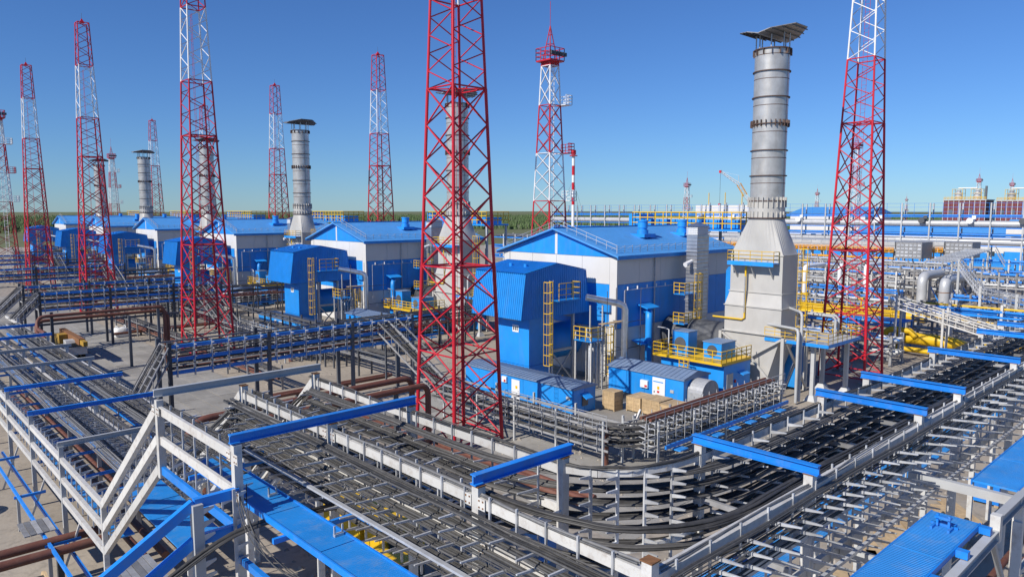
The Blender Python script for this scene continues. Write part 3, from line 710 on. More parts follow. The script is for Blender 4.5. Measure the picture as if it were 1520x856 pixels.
# floodlight masts with platforms
def build_flood(cx, cy, s=1.0, H=45.0):
    t = thing("floodlight_mast", "", "mast", (cx, cy, 0)); C4 = [(-1,-1),(1,-1),(1,1),(-1,1)]
    def hf(z): return (2.75-1.75*z/H)*s
    def P(k, z): h = hf(z); return (cx+C4[k % 4][0]*h, cy+C4[k % 4][1]*h, z)
    bands = [0, H*.48, H*.66, H*.84, H*.985, H]; cols = ["red_paint", "white_paint", "red_paint", "white_paint", "red_paint"]
    for j in range(5):
        b = MB(); a, e = bands[j], bands[j+1]; n = max(2, round((e-a)/(3.2*s)))
        for k in range(4):
            b.tube(P(k,a), P(k,e), .13*s, 5)
            for q in range(n):
                z0 = a+(e-a)*q/n; z1 = a+(e-a)*(q+1)/n
                b.tube(P(k,z0), P(k+1,z1), .07*s, 4).tube(P(k+1,z0), P(k,z1), .07*s, 4)
            b.tube(P(k,e), P(k+1,e), .08*s, 4)
        b.part("lattice_section", cols[j], t)
    for z, m in ((H*.48, "white_paint"), (H*.66, "red_paint"), (H*.84, "white_paint")):
        h = hf(z)
        p = MB().box((cx+h, cy-h-1.2*s, z), (cx+h+1.6*s, cy+.3*s, z+.12*s)).part("landing", m, t)
        railing([(cx+h+.1,cy-h-1.2*s,z+.1), (cx+h+1.6*s,cy-h-1.2*s,z+.1), (cx+h+1.6*s,cy+.3*s,z+.1)], 1.6*s, .06*s, 1.0*s).part("railing", m, p)
    ladder((cx+.3*s, cy-.2, 1), (cx+.3*s, cy-.2, H), (1,-.3,0), .8*s, .06*s, .8*s).part("ladder", "white_paint", t)
    d = 1.7*s
    p = MB().box((cx-d, cy-d, H), (cx+d, cy+d, H+.25*s)).part("lamp_platform", "red_paint", t)
    railing([(cx-d,cy-d,H+.2), (cx+d,cy-d,H+.2), (cx+d,cy+d,H+.2), (cx-d,cy+d,H+.2), (cx-d,cy-d,H+.2)], 2.0*s, .07*s, 1.0*s).part("railing", "red_paint", p)
    for k in range(6):
        x = cx-d+k*d*.38; MB().box((x, cy-d-.3*s, H+.9*s), (x+.5*s, cy-d+.1*s, H+1.5*s)).part("floodlight", "dark_steel", p)
    b = MB()
    for k in range(4): b.tube((cx+C4[k][0]*.9*s, cy+C4[k][1]*.9*s, H), (cx, cy, H+6*s), .08*s, 4)
    for z in (1.5, 3, 4.5):
        h = .9*s*(1-z/6)
        for k in range(4): b.tube((cx+C4[k][0]*h, cy+C4[k][1]*h, H+z*s), (cx+C4[(k+1) % 4][0]*h, cy+C4[(k+1) % 4][1]*h, H+z*s), .05*s, 4)
    b.part("spire", "red_paint", t)
    MB().tube((cx,cy,H+6*s), (cx,cy,H+10*s), .04*s, 4).part("lightning_rod", "red_paint", t)
    return t
fl = build_flood(91.3, 88.5, 1.0, 45.0); fl["label"] = "red and white floodlight mast with railed landings behind the two nearest halls"
fl["group"] = "floodlight masts"
def flood_copy(x, y, s, lab):
    c = copy_tree(fl, None, None); c.location = (x, y, 0); c.scale = (s, s, s); c["label"] = lab; return c
# ---------------------------------------------------------------- cable racks
CAM = Vector((0, 0, 20))
BR_DIR = {'-x': math.pi, '+x': 0.0, '-y': -math.pi/2, '+y': math.pi/2}
def br_matrix(p, d, L, w=.06, h=.11, tilt=.06):
    return Matrix.Translation(p) @ Matrix.Rotation(BR_DIR[d], 4, 'Z') @ Matrix.Rotation(-tilt, 4, 'Y') @ Matrix.Diagonal((L, w, h, 1))
def place_brackets(root, mats, m="galvanised", limit=290):
    loc = Vector(root_loc(root)); mats = sorted(mats, key=lambda a: (a.translation-CAM).length)
    for a in mats[:limit]: inst("bracket", 'bracket', m, a, root)
    if len(mats) > limit:
        b = MB(); src = unit_mesh('bracket', m); vs = [v.co.copy() for v in src.vertices]; fs = [tuple(p.vertices) for p in src.polygons]
        for a in mats[limit:]: b.add([a @ v for v in vs], fs)
        o = b.part("bracket_rows", m, root); o["kind"] = "stuff"
def hangers(root, axis, positions, frame, ztop, tiers, dz, sides, L, zfun=None, m="galvanised", sz=.06, head=.22):
    """vertical hanger posts at positions along axis; returns bracket matrices"""
    out = []; hp = []
    for t in positions:
        z = (zfun(t) if zfun else ztop)
        for s in sides:
            d = ('x' if axis == 'y' else 'y'); off = (.14 if s == '+' else -.14)
            p = (frame+off, t, z) if axis == 'y' else (t, frame+off, z)
            hp.append((p, tiers*dz+.12))
            for k in range(tiers):
                if random.random() < .03: continue
                out.append(br_matrix(Vector((p[0], p[1], z-.02-k*dz)), s+d, L*random.uniform(.93, 1.05), tilt=random.uniform(.02, .10)))
    for p, h in hp: bar("hanger", (p[0], p[1], p[2]-h), (p[0], p[1], p[2]+head), sz, sz*.8, m, root)
    return out
def smooth_noise(n, amp, step):
    k = max(2, n//step+2); c = [random.uniform(-amp, amp) for _ in range(k+1)]
    out = []
    for i in range(n):
        f = i/step; a = int(f); u = f-a; u = u*u*(3-2*u); out.append(c[a % k]*(1-u)+c[(a+1) % k]*u)
    return out
def resample(pts, ds):
    pts = [Vector(p) for p in pts]; out = [pts[0]]
    for a, b in zip(pts, pts[1:]):
        n = max(1, int((b-a).length/ds))
        for k in range(1, n+1): out.append(a.lerp(b, k/n))
    return out
def lane(root, pts, offs, r=.028, ds=.7, wander=.05, sag=.04, m="cable", n=5, name="cable"):
    """cables laid side by side along a polyline; offs = list of (lateral, height)"""
    base = resample(pts, ds); N = len(base)
    lat = []
    for i in range(N):
        t = base[min(i+1, N-1)]-base[max(i-1, 0)]; t.z = 0; t.normalize(); lat.append(Vector((t.y, -t.x, 0)))
    common = smooth_noise(N, wander*1.2, 5); sg = smooth_noise(N, sag, 3)
    for lo, zo in offs:
        own = smooth_noise(N, wander*.9, 4); oz = smooth_noise(N, sag*.9, 3); rr = r*random.choice((.6, .75, .9, 1.0, 1.1, 1.45))
        if random.random() < .06: own = [q*3 for q in own]
        pp = [base[i]+lat[i]*(lo+common[i]+own[i])+Vector((0, 0, zo+rr-abs(sg[i])+abs(oz[i])*.9)) for i in range(N)]
        MB().path(pp, rr, n, False).part(name, m, root, False)
def flat(n, pitch=.062, start=0.0, sgn=1, second=0):
    o = [(sgn*(start+k*pitch), 0) for k in range(n)]
    o += [(sgn*(start+(k+.5)*pitch), pitch*.85) for k in range(second)]
    return o
def frange(a, b, s):
    n = int(abs(b-a)/s); return [a+(b-a)*k/n for k in range(n+1)]
def bez(a, c, b, n=14):
    a, c, b = Vector(a), Vector(c), Vector(b); return [a*(1-t)**2+c*2*t*(1-t)+b*t*t for t in [k/n for k in range(n+1)]]

ZB = 12.3
# ---- high rack running towards the left (B)
B = thing("cable_rack", "high white cable rack crossing the foreground, loaded with black cables", "cable rack", (12.1, 22, 0))
FX = {'l': 8.75, 'm': 12.1, 'r': 15.4}
for y in (29.5, 22.1, 14.3):
    for f in ('m', 'r'): bar("post", (FX[f], y, 0), (FX[f], y, ZB+.4), .26, .26, "white_steel", B); bar("post_cap", (FX[f], y, ZB+.4), (FX[f], y, ZB+.43), .3, .3, "rust_and_shade", B)
for y in (29.5, 22.1): bar("post", (FX['l'], y, 0 if y < 25 else ZB-2.7), (FX['l'], y, ZB+.4), .26, .26, "white_steel", B)
bar("crossbeam", (8.6, 29.6, 12.95), (15.7, 29.6, 12.95), .2, .3, "grey_paint", B, 'ibeam')
bar("crossbeam", (8.55, 22.1, 12.9), (15.6, 22.1, 12.9), .22, .3, "blue_beam", B, 'ibeam')
bar("crossbeam", (11.9, 14.3, 12.9), (15.75, 14.3, 12.9), .22, .3, "blue_beam", B, 'ibeam')
for f in ('m', 'r'):
    y1 = 8.6 if f == 'm' else 13.9
    for k, (dz, m) in enumerate(((0, "white_steel"), (-1.2, "white_steel"), (-2.4, "blue_beam"))):
        for a, b in (((29.5, 22.2), (22.0, 14.4), (14.2, y1)) if f == 'm' else ((29.5, 22.2), (22.0, 14.4))):
            bar("beam", (FX[f], a, ZB+dz), (FX[f], b, ZB+dz), .2 if (f == 'm' and dz == 0) else .1, .27, m, B)
for k, (dz, m) in enumerate(((0, "white_steel"), (-1.2, "white_steel"), (-2.4, "blue_beam"))): bar("beam", (FX['l'], 29.4, ZB+dz), (FX['l'], 22.25, ZB+dz), .12, .32, m, B)
for y in (29.5, 22.1, 14.3):
    for dz in (-1.3, -2.55): bar("cross_strut", (12.2, y, ZB+dz), (15.3, y, ZB+dz), .14, .18, "blue_beam" if dz < -2 else "white_steel", B)
def gussets(root, x, y, zs, m="white_steel", axis='y'):
    for z in zs:
        for s_ in (-1, 1):
            if axis == 'y': MB().box((x-.15, y+s_*.14-.0, z-.16), (x-.135, y+s_*.42, z+.16)).part("gusset_plate", m, root)
            else: MB().box((x+s_*.14, y-.15, z-.16), (x+s_*.42, y-.135, z+.16)).part("gusset_plate", m, root)
            for q in (.2, .35):
                for dz in (-.09, .09):
                    if axis == 'y': MB().box((x-.17, y+s_*q-.02, z+dz-.02), (x-.15, y+s_*q+.02, z+dz+.02)).part("bolt", "rust_and_shade", root)
                    else: MB().box((x+s_*q-.02, y-.17, z+dz-.02), (x+s_*q+.02, y-.15, z+dz+.02)).part("bolt", "rust_and_shade", root)
for y in (22.1, 14.3): gussets(B, FX['m'], y, (ZB, ZB-1.2))
gussets(B, FX['l'], 22.1, (ZB, ZB-1.2)); gussets(B, FX['l'], 29.5, (ZB,))
ys = frange(29.0, 9.6, .98)
brk = []
brk += hangers(B, 'y', ys, 12.1, ZB-.32, 6, .42, ('-',), .95, head=.62)
brk += hangers(B, 'y', frange(29.0, 15.2, 1.0), 12.1, ZB+.1, 6, .42, ('+',), .8)
brk += hangers(B, 'y', frange(29.0, 15.2, 1.0), 15.4, ZB-.32, 6, .42, ('-',), .85, head=.62)
brk += hangers(B, 'y', frange(28.6, 22.6, 1.2), 8.75, ZB+.1, 6, .42, ('+',), .55)
place_brackets(B, brk)
bar("channel", (11.05, 29.0, ZB-1.5), (11.05, 8.4, ZB-1.5), .14, .07, "galvanised", B)
for k in range(6):
    lane(B, [(11.95, 30.2, ZB-.32-k*.42), (11.95, 9.3, ZB-.32-k*.42)], flat(7 if k < 4 else 4, .056, .06, 1, 2), .032, wander=.06)
lane(B, [(12.1, 29.8, ZB+.17), (12.1, 9.0, ZB+.17)], [(0, 0), (.06, 0), (-.06, 0)], .028, wander=.07, m="cable_light")
for k in range(3): lane(B, [(8.9, 30, ZB+.1-k*.84), (8.9, 22.4, ZB+.1-k*.84)], flat(4, .07, .04, -1), .03)
# blue grating walkway inside the high rack
for k in range(6):
    y = 28.2-k*3.4; MB().box((9.35, y-3.36, 10.35), (10.5, y, 10.42)).part("walkway_panel", "blue_grating_y", B)
for x in (9.33, 10.53): bar("walkway_edge", (x, 28.2, 10.36), (x, 7.9, 10.36), .06, .2, "blue_beam", B)
for y, x in ((18.6, 10.3), (22.8, 10.2), (14.2, 9.7)):
    MB().box((x-.15, y-.06, 10.42), (x+.15, y+.06, 10.5)).beam((x-.13, y, 10.5), (x-.13, y, 10.75), .05, .05).beam((x+.13, y, 10.5), (x+.13, y, 10.75), .05, .05).part("clip", "galvanised", B)
for y in (27, 20, 13): bar("walkway_bearer", (8.9, y, 10.2), (12.0, y, 10.2), .12, .16, "blue_beam", B)

# ---- inclined climb between low rack and high rack
A = thing("cable_rack", "low cable rack running away at the left, with inclined climb at its near end", "cable rack", (12.7, 60, 0))
ZA = 5.55
AX = (8.75, 12.7, 16.4)
def zc(y): return ZB + (ZA-ZB)*(29.6-y)/(29.6-39.0)
for f, fx in enumerate(AX):
    tx = (8.75, 12.1, 15.4)[f]
    for dz in (0, -1.2, -2.4):
        bar("inclined_beam", (tx, 29.7, ZB+dz), (fx, 39.0, ZA+dz), .22, .34, "white_steel", A)
        for k in range(9): bar("beam", (fx, 39.1+k*8.9, ZA+dz), (fx, 39.1+(k+1)*8.9-.05, ZA+dz), .2, .3, "white_steel" if dz > -2 or f == 0 else "blue_beam", A)
    for y in (39.0, 48.0, 56.9, 65.8, 74.7, 83.6, 92.5, 101.4, 110.3): bar("post", (fx, y, 0), (fx, y, ZA+.75 if y > 40 else ZA+.1), .24, .24, "grey_paint" if y > 40 else "white_steel", A)
for k, y in enumerate((48.0, 56.9, 65.8, 74.7, 83.6, 92.5, 101.4)):
    bar("crossbeam", (8.6, y, ZA+.9), (16.8, y, ZA+.9), .2, .3, ("grey_paint", "blue_beam", "blue_beam", "grey_paint")[k % 4], A, 'ibeam')
    for dz in (-1.35, -2.55): bar("cross_strut", (8.85, y, ZA+dz), (16.3, y, ZA+dz), .14, .18, "blue_beam", A)
brk = []
for f, fx in enumerate(AX):
    sd = (('+',), ('-', '+'), ('-',))[f]
    brk += hangers(A, 'y', frange(39.6, 70, 1.1), fx, ZA+.25, 5, .45, sd, .7, m="galvanised")
brk += hangers(A, 'y', frange(71, 108, 1.6), 8.75, ZA+.25, 4, .5, ('+',), .7)
place_brackets(A, brk)
brk2 = hangers(A, 'y', frange(38.6, 30.4, 1.0), 8.75, 0, 5, .42, ('+',), .5, zfun=lambda y: zc(y)+.1)
brk2 += hangers(A, 'y', frange(38.6, 30.4, 1.0), 12.4, 0, 5, .42, ('-', '+'), .5, zfun=lambda y: zc(y)+.1)
b = MB(); src = unit_mesh('bracket', "galvanised"); vs = [v.co.copy() for v in src.vertices]; fs = [tuple(p.vertices) for p in src.polygons]
for a in brk2: b.add([a @ v for v in vs], fs)
o = b.part("climb_brackets", "galvanised", A); o["kind"] = "stuff"
def climb_path(xa, xb, z, zb, y0=110): return [(xa, y0, ZA+z), (xa, 39.6, ZA+z), (xa, 38.9, ZA+z+.25), ((xa+xb)/2, 37.6, ZA+z+1.1), (xb, 30.6, ZB+zb-.7), (xb, 29.6, ZB+zb-.12), (xb, 28.6, ZB+zb), (xb, 25.5, ZB+zb)]
for xa, xb, z, zb, n, m in ((10.9, 11.75, .18, -.32, 5, "cable_light"), (13.0, 12.5, .25, .02, 5, "cable"), (12.3, 11.75, .2, -.74, 5, "cable"), (16.0, 15.0, .2, -.30, 6, "cable"), (11.9, 11.75, -.7, -1.16, 5, "cable"), (13.2, 12.5, -.7, -.43, 5, "cable"), (15.9, 15.0, -.7, -.72, 6, "cable"), (14.6, 15.0, .1, -1.14, 6, "cable_light")):
    lane(A, climb_path(xa, xb, z, zb), flat(n, .066, -n*.033, 1), .032, ds=1.2, wander=.05, m=m)
for xa, n in ((10.9, 9), (13.4, 8), (14.9, 10), (15.6, 8)): lane(A, [(xa, 110, ZA+.2), (xa, 39.5, ZA+.2)], flat(n, .07, 0, 1), .034, ds=1.5, wander=.07, m="cable_light" if n > 8 else "cable")
for k in range(9): MB().box((9.35, 40+k*4, 3.2), (10.35, 43.95+k*4, 3.27)).part("walkway_panel", "blue_grating_y", A)
for k in range(3): MB().box((9.6, 30.5+k*3.1, 5.9), (11.6, 33.5+k*3.1, 5.97)).part("walkway_panel", "blue_grating_y", A)
for y in (44, 53, 62): bar("outrigger", (7.0, y, 2.2), (8.7, y, 2.2), .14, .16, "blue_beam", A); bar("brace", (7.6, y, 0), (8.7, y, 3.0), .1, .1, "white_steel", A)
bar("outer_rail", (7.2, 39, 2.3), (7.2, 66, 2.3), .14, .18, "blue_beam", A)
bar("outer_rail", (8.2, 36, 1.6), (8.2, 66, 1.6), .14, .18, "blue_beam", A)
for k in range(3): bar("platform_leg", (7.2, 44+k*9, 0), (7.2, 44+k*9, 2.3), .16, .16, "grey_paint", A)
for k in range(5): MB().box((6.3+k*.3, 45.2, 2.5), (6.57+k*.3, 47.4, 2.56+.01*(k % 2))).part("landing_plank", "yard_steel", A)

# ---- branch rack leaving to the left in blue
BRN = thing("cable_bridge", "bright blue beam cable bridge bending downwards at the bottom left", "cable rack", (6, 22.2, 0))
for dz in (0, -1.15):
    for dy in (0,):
        bar("beam", (8.72, 22.0+dy, 11.2+dz), (7.35, 22.0+dy, 11.2+dz), .2, .3, "blue_beam", BRN)
        bar("inclined_beam", (7.35, 22.0+dy, 11.2+dz), (3.6, 22.0+dy, 8.95+dz), .2, .3, "blue_beam", BRN)
bar("post", (7.4, 21.9, 0), (7.4, 21.9, 11.2), .3, .3, "grey_paint", BRN)
for x, z in ((7.5, 11.1), (8.5, 11.3)):
    bar("hanger", (x, 21.8, z-2.6), (x, 21.8, z+.1), .09, .07, "galvanised", BRN)
    for k in range(6): inst("bracket", 'bracket', "galvanised", br_matrix(Vector((x, 21.8, z-.05-k*.42)), '+x', .38, .06, .2), BRN)
lane(BRN, [(12, 21.4, 9.9)]+[tuple(p) for p in bez((10.4, 21.3, 10.1), (7.6, 21.2, 10.7), (4.0, 21.4, 7.6))], flat(5, .09, 0, 1), .045, ds=.35)
bar("rail", (8.72, 22.0, 9.0), (8.72, 13, 9.0), .16, .22, "blue_beam", BRN); bar("rail", (6.6, 24.0, 8.2), (6.6, 12, 8.2), .16, .22, "blue_beam", BRN)
for k in range(6): MB().box((5.7+k*.22, 22.5, 8.4), (5.9+k*.22, 25.6, 8.44+.01*(k % 2))).part("deck_plank", "yard_steel", BRN)
for k in range(4): lane(BRN, bez((8.9, 22.3, 12.2-k*.3), (8.2, 21.5-k*.2, 9.6), (8.9+k*.1, 18.5-k, 9.7), 12), [(0, 0)], .022, ds=.4, wander=.1)

# ---- high rack running to the right (R)
RR = thing("cable_rack", "high cable rack leading away to the right under blue crossbeams, with rows of bare brackets", "cable rack", (19.3, 8.6, 0))
bar("post", (11.95, 8.6, 0), (11.95, 8.6, ZB+.45), .26, .26, "white_steel", RR); bar("post_cap", (11.95, 8.6, ZB+.45), (11.95, 8.6, ZB+.48), .32, .32, "rust_and_shade", RR)
rx = [19.3, 27.9, 32.3, 40.75, 49.2, 53.6, 62.0, 70.4]
for x in rx:
    for y in (8.6, 12.1): bar("post", (x, y, 0), (x, y, ZB+.45), .26, .26, "white_steel", RR); bar("post_cap", (x, y, ZB+.45), (x, y, ZB+.47), .3, .3, "rust_and_shade", RR)
    bar("crossbeam", (x, 8.35, ZB+.6), (x, 12.35, ZB+.6), .22, .28, "blue_beam", RR, 'ibeam')
    for dz in (-1.3, -2.55): bar("cross_strut", (x, 8.7, ZB+dz), (x, 12.0, ZB+dz), .12, .16, "yard_steel", RR)
xs = [11.95]+rx+[80.0]
for i in range(len(xs)-1):
    for dz in (0, -1.2, -2.4):
        bar("beam", (xs[i]+.13, 8.6, ZB+dz), (xs[i+1]-.13, 8.6, ZB+dz), .28 if dz == 0 else .15, .3, "white_steel", RR)
        if i: bar("beam", (xs[i]+.13, 12.1, ZB+dz), (xs[i+1]-.13, 12.1, ZB+dz), .12, .26, "white_steel", RR)
# curved inner link at the corner
for dz in (.05, -2.3):
    p = bez((15.4, 14.2, ZB+dz), (15.9, 12.2, ZB+dz), (19.2, 12.1, ZB+dz), 4)
    for a, c in zip(p, p[1:]): bar("corner_beam", a, c, .1, .2, "white_steel", RR)
for k in range(1, 5):
    q = bez((15.4, 14.2, 0), (15.9, 12.2, 0), (19.2, 12.1, 0), 5)[k]
    bar("hanger", (q.x, q.y, ZB-3.3), (q.x, q.y, ZB+.2), .1, .06, "galvanised", RR)
    for j in range(9): inst("bracket", 'bracket', "galvanised", br_matrix(Vector((q.x, q.y, ZB-j*.4)), '-y' if k > 2 else '-x', .5, .06, .14), RR)
brk = hangers(RR, 'x', frange(12.7, 50, 1.32), 8.6, ZB-.02, 9, .32, ('-',), .86, head=.3)
brk += hangers(RR, 'x', frange(19.8, 60, 1.25), 8.6, ZB+.05, 5, .45, ('+',), .5)
brk += hangers(RR, 'x', frange(19.8, 60, 1.25), 12.1, ZB+.05, 5, .45, ('-',), .6)
place_brackets(RR, brk)
for k in range(4): lane(RR, [(12.4, 8.42, ZB-.02-k*.32), (70, 8.42, ZB-.02-k*.32)], flat(5-k, .055, .03, 1), .026, ds=.9, wander=.04)
lane(RR, [(12.2, 8.6, ZB+.17), (70, 8.6, ZB+.17)], [(0, 0), (.06, 0)], .026, wander=.06, m="cable_light", ds=.9)
# cables sweeping round the corner from the left rack into the right rack
for k in range(6):
    z = ZB-.30-k*.42
    xl = 15.2; yl = 11.9
    path = [(xl, 29.3, z), (xl, 18.4, z)] + bez((xl, 18.2, z), (xl, yl, z), (22, yl, z)) + [(22.3, yl, z), (72, yl, z)]
    lane(RR, path, flat(8 if k < 4 else 5, .056, .03, 1, 3), .031, ds=.7, wander=.05)
for k in range(3):
    z = ZB+.02-k*.45
    xl = 12.35; yl = 8.9
    path = [(xl, 29.3, z), (xl, 14.0, z)] + bez((xl, 13.8, z), (xl, yl, z), (17, yl, z)) + [(17.3, yl, z), (70, yl, z)]
    lane(RR, path, flat(6, .058, .0, -1, 2), .031, ds=.75, wander=.05)
lane(RR, [(15.4, 30, ZB+.17), (15.4, 14.6, ZB+.17)] + bez((15.4, 14.4, ZB+.17), (15.9, 12.2, ZB+.17), (19.2, 12.1, ZB+.17)) + [(19.6, 12.1, ZB+.16), (72, 12.1, ZB+.16)], [(-.07, 0), (0, 0), (.07, 0), (.02, .05)], .03, wander=.06)
bar("channel", (12.6, 7.75, ZB-1.9), (50, 7.75, ZB-1.9), .1, .1, "galvanised", RR)
for k in range(9): MB().box((14.4+k*4.1, 10.0, 9.0), (18.4+k*4.1, 11.4, 9.07)).part("walkway_panel", "blue_grating", RR)
lane(RR, [(15.6, 13.2, ZB-3.1)]+bez((16, 12.6, ZB-3.2), (17, 11.6, ZB-3.3), (24, 11.4, ZB-2.9)), [(0, 0)], .04, m="brown_pipe")

# ---- service walkway beside the right rack with its frame
W = thing("walkway", "blue grating walkway on grey frame at the bottom right corner", "walkway", (22, 6, 0))
for k in range(3): MB().box((13.9+k*3.25, 5.55, 10.95), (17.1+k*3.25, 6.75, 11.02)).part("walkway_panel", "blue_grating", W)
for y in (5.52, 6.78): bar("walkway_edge", (13.9, y, 10.94), (23.65, y, 10.94), .05, .16, "blue_beam", W)
for k in range(4): MB().box((27.2+k*3.2, 5.4, 11.0), (30.35+k*3.2, 6.65, 11.07)).part("walkway_panel", "blue_grating", W)
for y in (5.37, 6.68): bar("walkway_edge", (27.2, y, 10.99), (40, y, 10.99), .05, .18, "blue_beam", W)
bar("bearer", (14, 5.25, 10.6), (24.2, 5.25, 10.6), .24, .34, "grey_paint", W, 'ibeam'); bar("bearer", (24.2, 5.25, 10.95), (40, 5.25, 10.6), .24, .36, "grey_paint", W, 'ibeam')
bar("stub", (24.2, 5.25, 10.4), (24.2, 5.25, 11.2), .26, .26, "white_steel", W)
bar("cross_bearer", (26.9, 5.2, 10.8), (26.9, 8.5, 10.8), .22, .3, "grey_paint", W); bar("cross_bearer", (21.4, 5.2, 9.9), (21.4, 8.5, 9.9), .22, .3, "grey_paint", W)
for x, y in ((26.9, 5.25), (35, 5.25)):
    bar("post", (x, y, 0), (x, y, 10.7), .28, .28, "white_steel", W); bar("brace", (x-1.6, y-.4, 0), (x-.1, y, 10.2), .26, .26, "white_steel", W)
bar("diagonal", (24.2, 5.3, 10.3), (27, 5.3, 7.0), .14, .14, "grey_paint", W); bar("strut", (22, 5.3, 8.2), (36, 5.3, 8.2), .16, .16, "grey_paint", W)
for k in range(3): MB().tube((23, 6.2-k*.5, 7.4), (44, 6.2-k*.5, 7.4), .12, 8).part("conduit", "brown_pipe", W)
b = MB().box((22.6, 5.8, 11.03), (22.66, 6.5, 11.09)).box((22.2, 5.9, 11.03), (22.9, 5.96, 11.09)).box((22.2, 6.34, 11.03), (22.9, 6.4, 11.09)).beam((22.5,6.0,11.05), (22.5,6.0,11.4), .06, .06).beam((22.5,6.3,11.05), (22.5,6.3,11.4), .06, .06).box((22.4, 5.95, 11.3), (22.6, 6.35, 11.36))
b.part("clamp", "blue_beam", W)
for k in range(5): MB().box((15+k*2.1, 5.2, 10.8), (15.22+k*2.1, 5.5, 11.0)).part("clip", "blue_beam", W)

# ---- blue beamed rack crossing the road (C) and its far copies
def build_cross_rack(y0=65.6, x0=20.5, x1=46, z=8.2):
    t = thing("cable_rack", "", "cable rack", (x0, y0, 0))
    n = 12
    for f in (0, 3.0):
        for dz in (0, -1.15, -2.3): bar("beam", (x0, y0+f, z+dz), (x1, y0+f, z+dz), .2 if f == 0 else .1, .32 if f == 0 else .14, "blue_beam" if f == 0 else "yard_steel", t)
        for x in (x0, x0+9, x0+18, x1): bar("post", (x, y0+f, 0), (x, y0+f, z+.4), .32, .32, "dark_steel", t)
    brk = hangers(t, 'x', frange(x0+.6, x1-.6, 1.5), y0, z+.15, 5, .55, ('-', '+'), .6, sz=.08)
    place_brackets(t, brk)
    for k in range(5):
        lane(t, [(x0, y0+.4, z-k*.55+.1), (x1, y0+.4, z-k*.55+.1)], flat(6, .09, 0, -1), .04, ds=2)
        if k % 2: lane(t, [(x0, y0-.3, z-k*.55+.1), (x1, y0-.3, z-k*.55+.1)], flat(2, .09, 0, 1), .035, ds=2)
    for x in frange(x0, x1, 4.2): bar("strut", (x, y0, z-2.3), (x, y0+3, z-2.3), .12, .16, "galvanised", t)
    for k in range(2): MB().tube((x0, y0+1+k*.6, z-2.1), (x1, y0+1+k*.6, z-2.1), .12, 8).part("pipe", "yard_steel" if k else "brown_pipe", t)
    # inclined tray down to the low rack on the left
    for dy in (0, 1.2, 2.4):
        bar("tray_rail", (x0, y0+dy, z), (x0-3.9, y0+dy-6.0, ZA+.2), .09, .16, "yard_steel", t); bar("tray_rail", (x0, y0+dy, z-1.2), (x0-3.9, y0+dy-6.0, ZA-.9), .09, .16, "yard_steel", t)
    for k in range(7):
        u = k/6; a = Vector((x0, y0, z)).lerp(Vector((x0-3.9, y0-6, ZA+.2)), u); bar("rung", a, a+Vector((0,2.4,0)), .06, .08, "yard_steel", t); bar("rung", a, a-Vector((0,0,1.2)), .06, .08, "yard_steel", t)
    lane(t, [(x0, y0+1, z), (x0-3.9, y0-5, ZA+.1)], flat(8, .1, 0, 1), .04, ds=1)
    lane(t, [(x0, y0+1, z-1.1), (x0-3.9, y0-5, ZA-1)], flat(8, .1, 0, 1), .04, ds=1)
    return t
C1 = build_cross_rack(); C1["label"] = "blue beamed cable rack bridging the concrete road before the third unit"
C1["label"] = "blue beamed cable rack bridging the concrete road left of the huge red mast"; C1["group"] = "cable racks bridging the road"
for i, (dy, lb) in enumerate(((54, "second cable rack bridging the road, just behind the brown pipe portal"), (66, "third cable rack bridging the road, close behind the second"), (108, "fourth cable rack bridging the road, at the left edge"), (162, "farthest cable rack bridging the road at the left edge"))):
    c = copy_tree(C1, None, (0, dy, 0)); c["label"] = lb
# descending tray from that rack to the low rack by the red mast
D = thing("cable_tray", "galvanised cable tray descending from the blue rack behind the huge red mast", "cable tray", (43, 60, 0))
for dx in (0, 1.3, 2.6):
    for dz in (0, -1.1):
        bar("tray_rail", (41.5+dx, 65.4, 8.2+dz), (42+dx, 56.0, 3.2+dz), .09, .16, "yard_steel", D)
for k in range(9):
    a = Vector((41.5, 65.4, 8.2)).lerp(Vector((42, 56, 3.2)), k/8)
    bar("rung", a, a+Vector((2.6,0,0)), .07, .09, "yard_steel", D); bar("rung", a-Vector((0,0,1.1)), a+Vector((2.6,0,-1.1)), .07, .09, "yard_steel", D); bar("rung", a, a-Vector((0,0,1.1)), .06, .06, "yard_steel", D)
for j in range(3): lane(D, [(42.0+j*.8, 65.4, 8.0-.4*j), (42.5+j*.8, 56, 3.0-.4*j)], flat(6, .1, 0, 1), .045, ds=1)
# low rack in front of the containers (E), L shaped, with brown pipes on the right leg
E_ = thing("cable_rack", "low galvanised cable rack passing before the blue containers, brown pipes on its right leg", "cable rack", (43, 35, 0))
for f in (42.2, 44.6):
    for dz in (0, -.8, -1.6): bar("beam", (f, 56, 3.2+dz), (f, 34.5, 3.2+dz), .1, .16, "yard_steel", E_)
    for y in (55, 50, 45, 40, 35): bar("post", (f, y, 0), (f, y, 3.9), .16, .16, "grey_paint", E_)
for f in (32.6, 35.0):
    for dz in (0, -.8, -1.6): bar("beam", (44, f, 3.2+dz), (66, f, 3.2+dz), .1, .16, "yard_steel", E_)
    for x in (46, 51, 56, 61, 66): bar("post", (x, f, 0), (x, f, 3.6), .16, .16, "grey_paint", E_)
brk = hangers(E_, 'y', frange(55, 35.5, 1.5), 42.2, 3.5, 4, .5, ('-', '+'), .6)
brk += hangers(E_, 'x', frange(44.5, 65.5, 1.2), 32.6, 3.5, 5, .45, ('-', '+'), .6)
brk += hangers(E_, 'x', frange(44.5, 65.5, 1.2), 35.0, 3.5, 4, .45, ('-',), .6)
place_brackets(E_, brk)
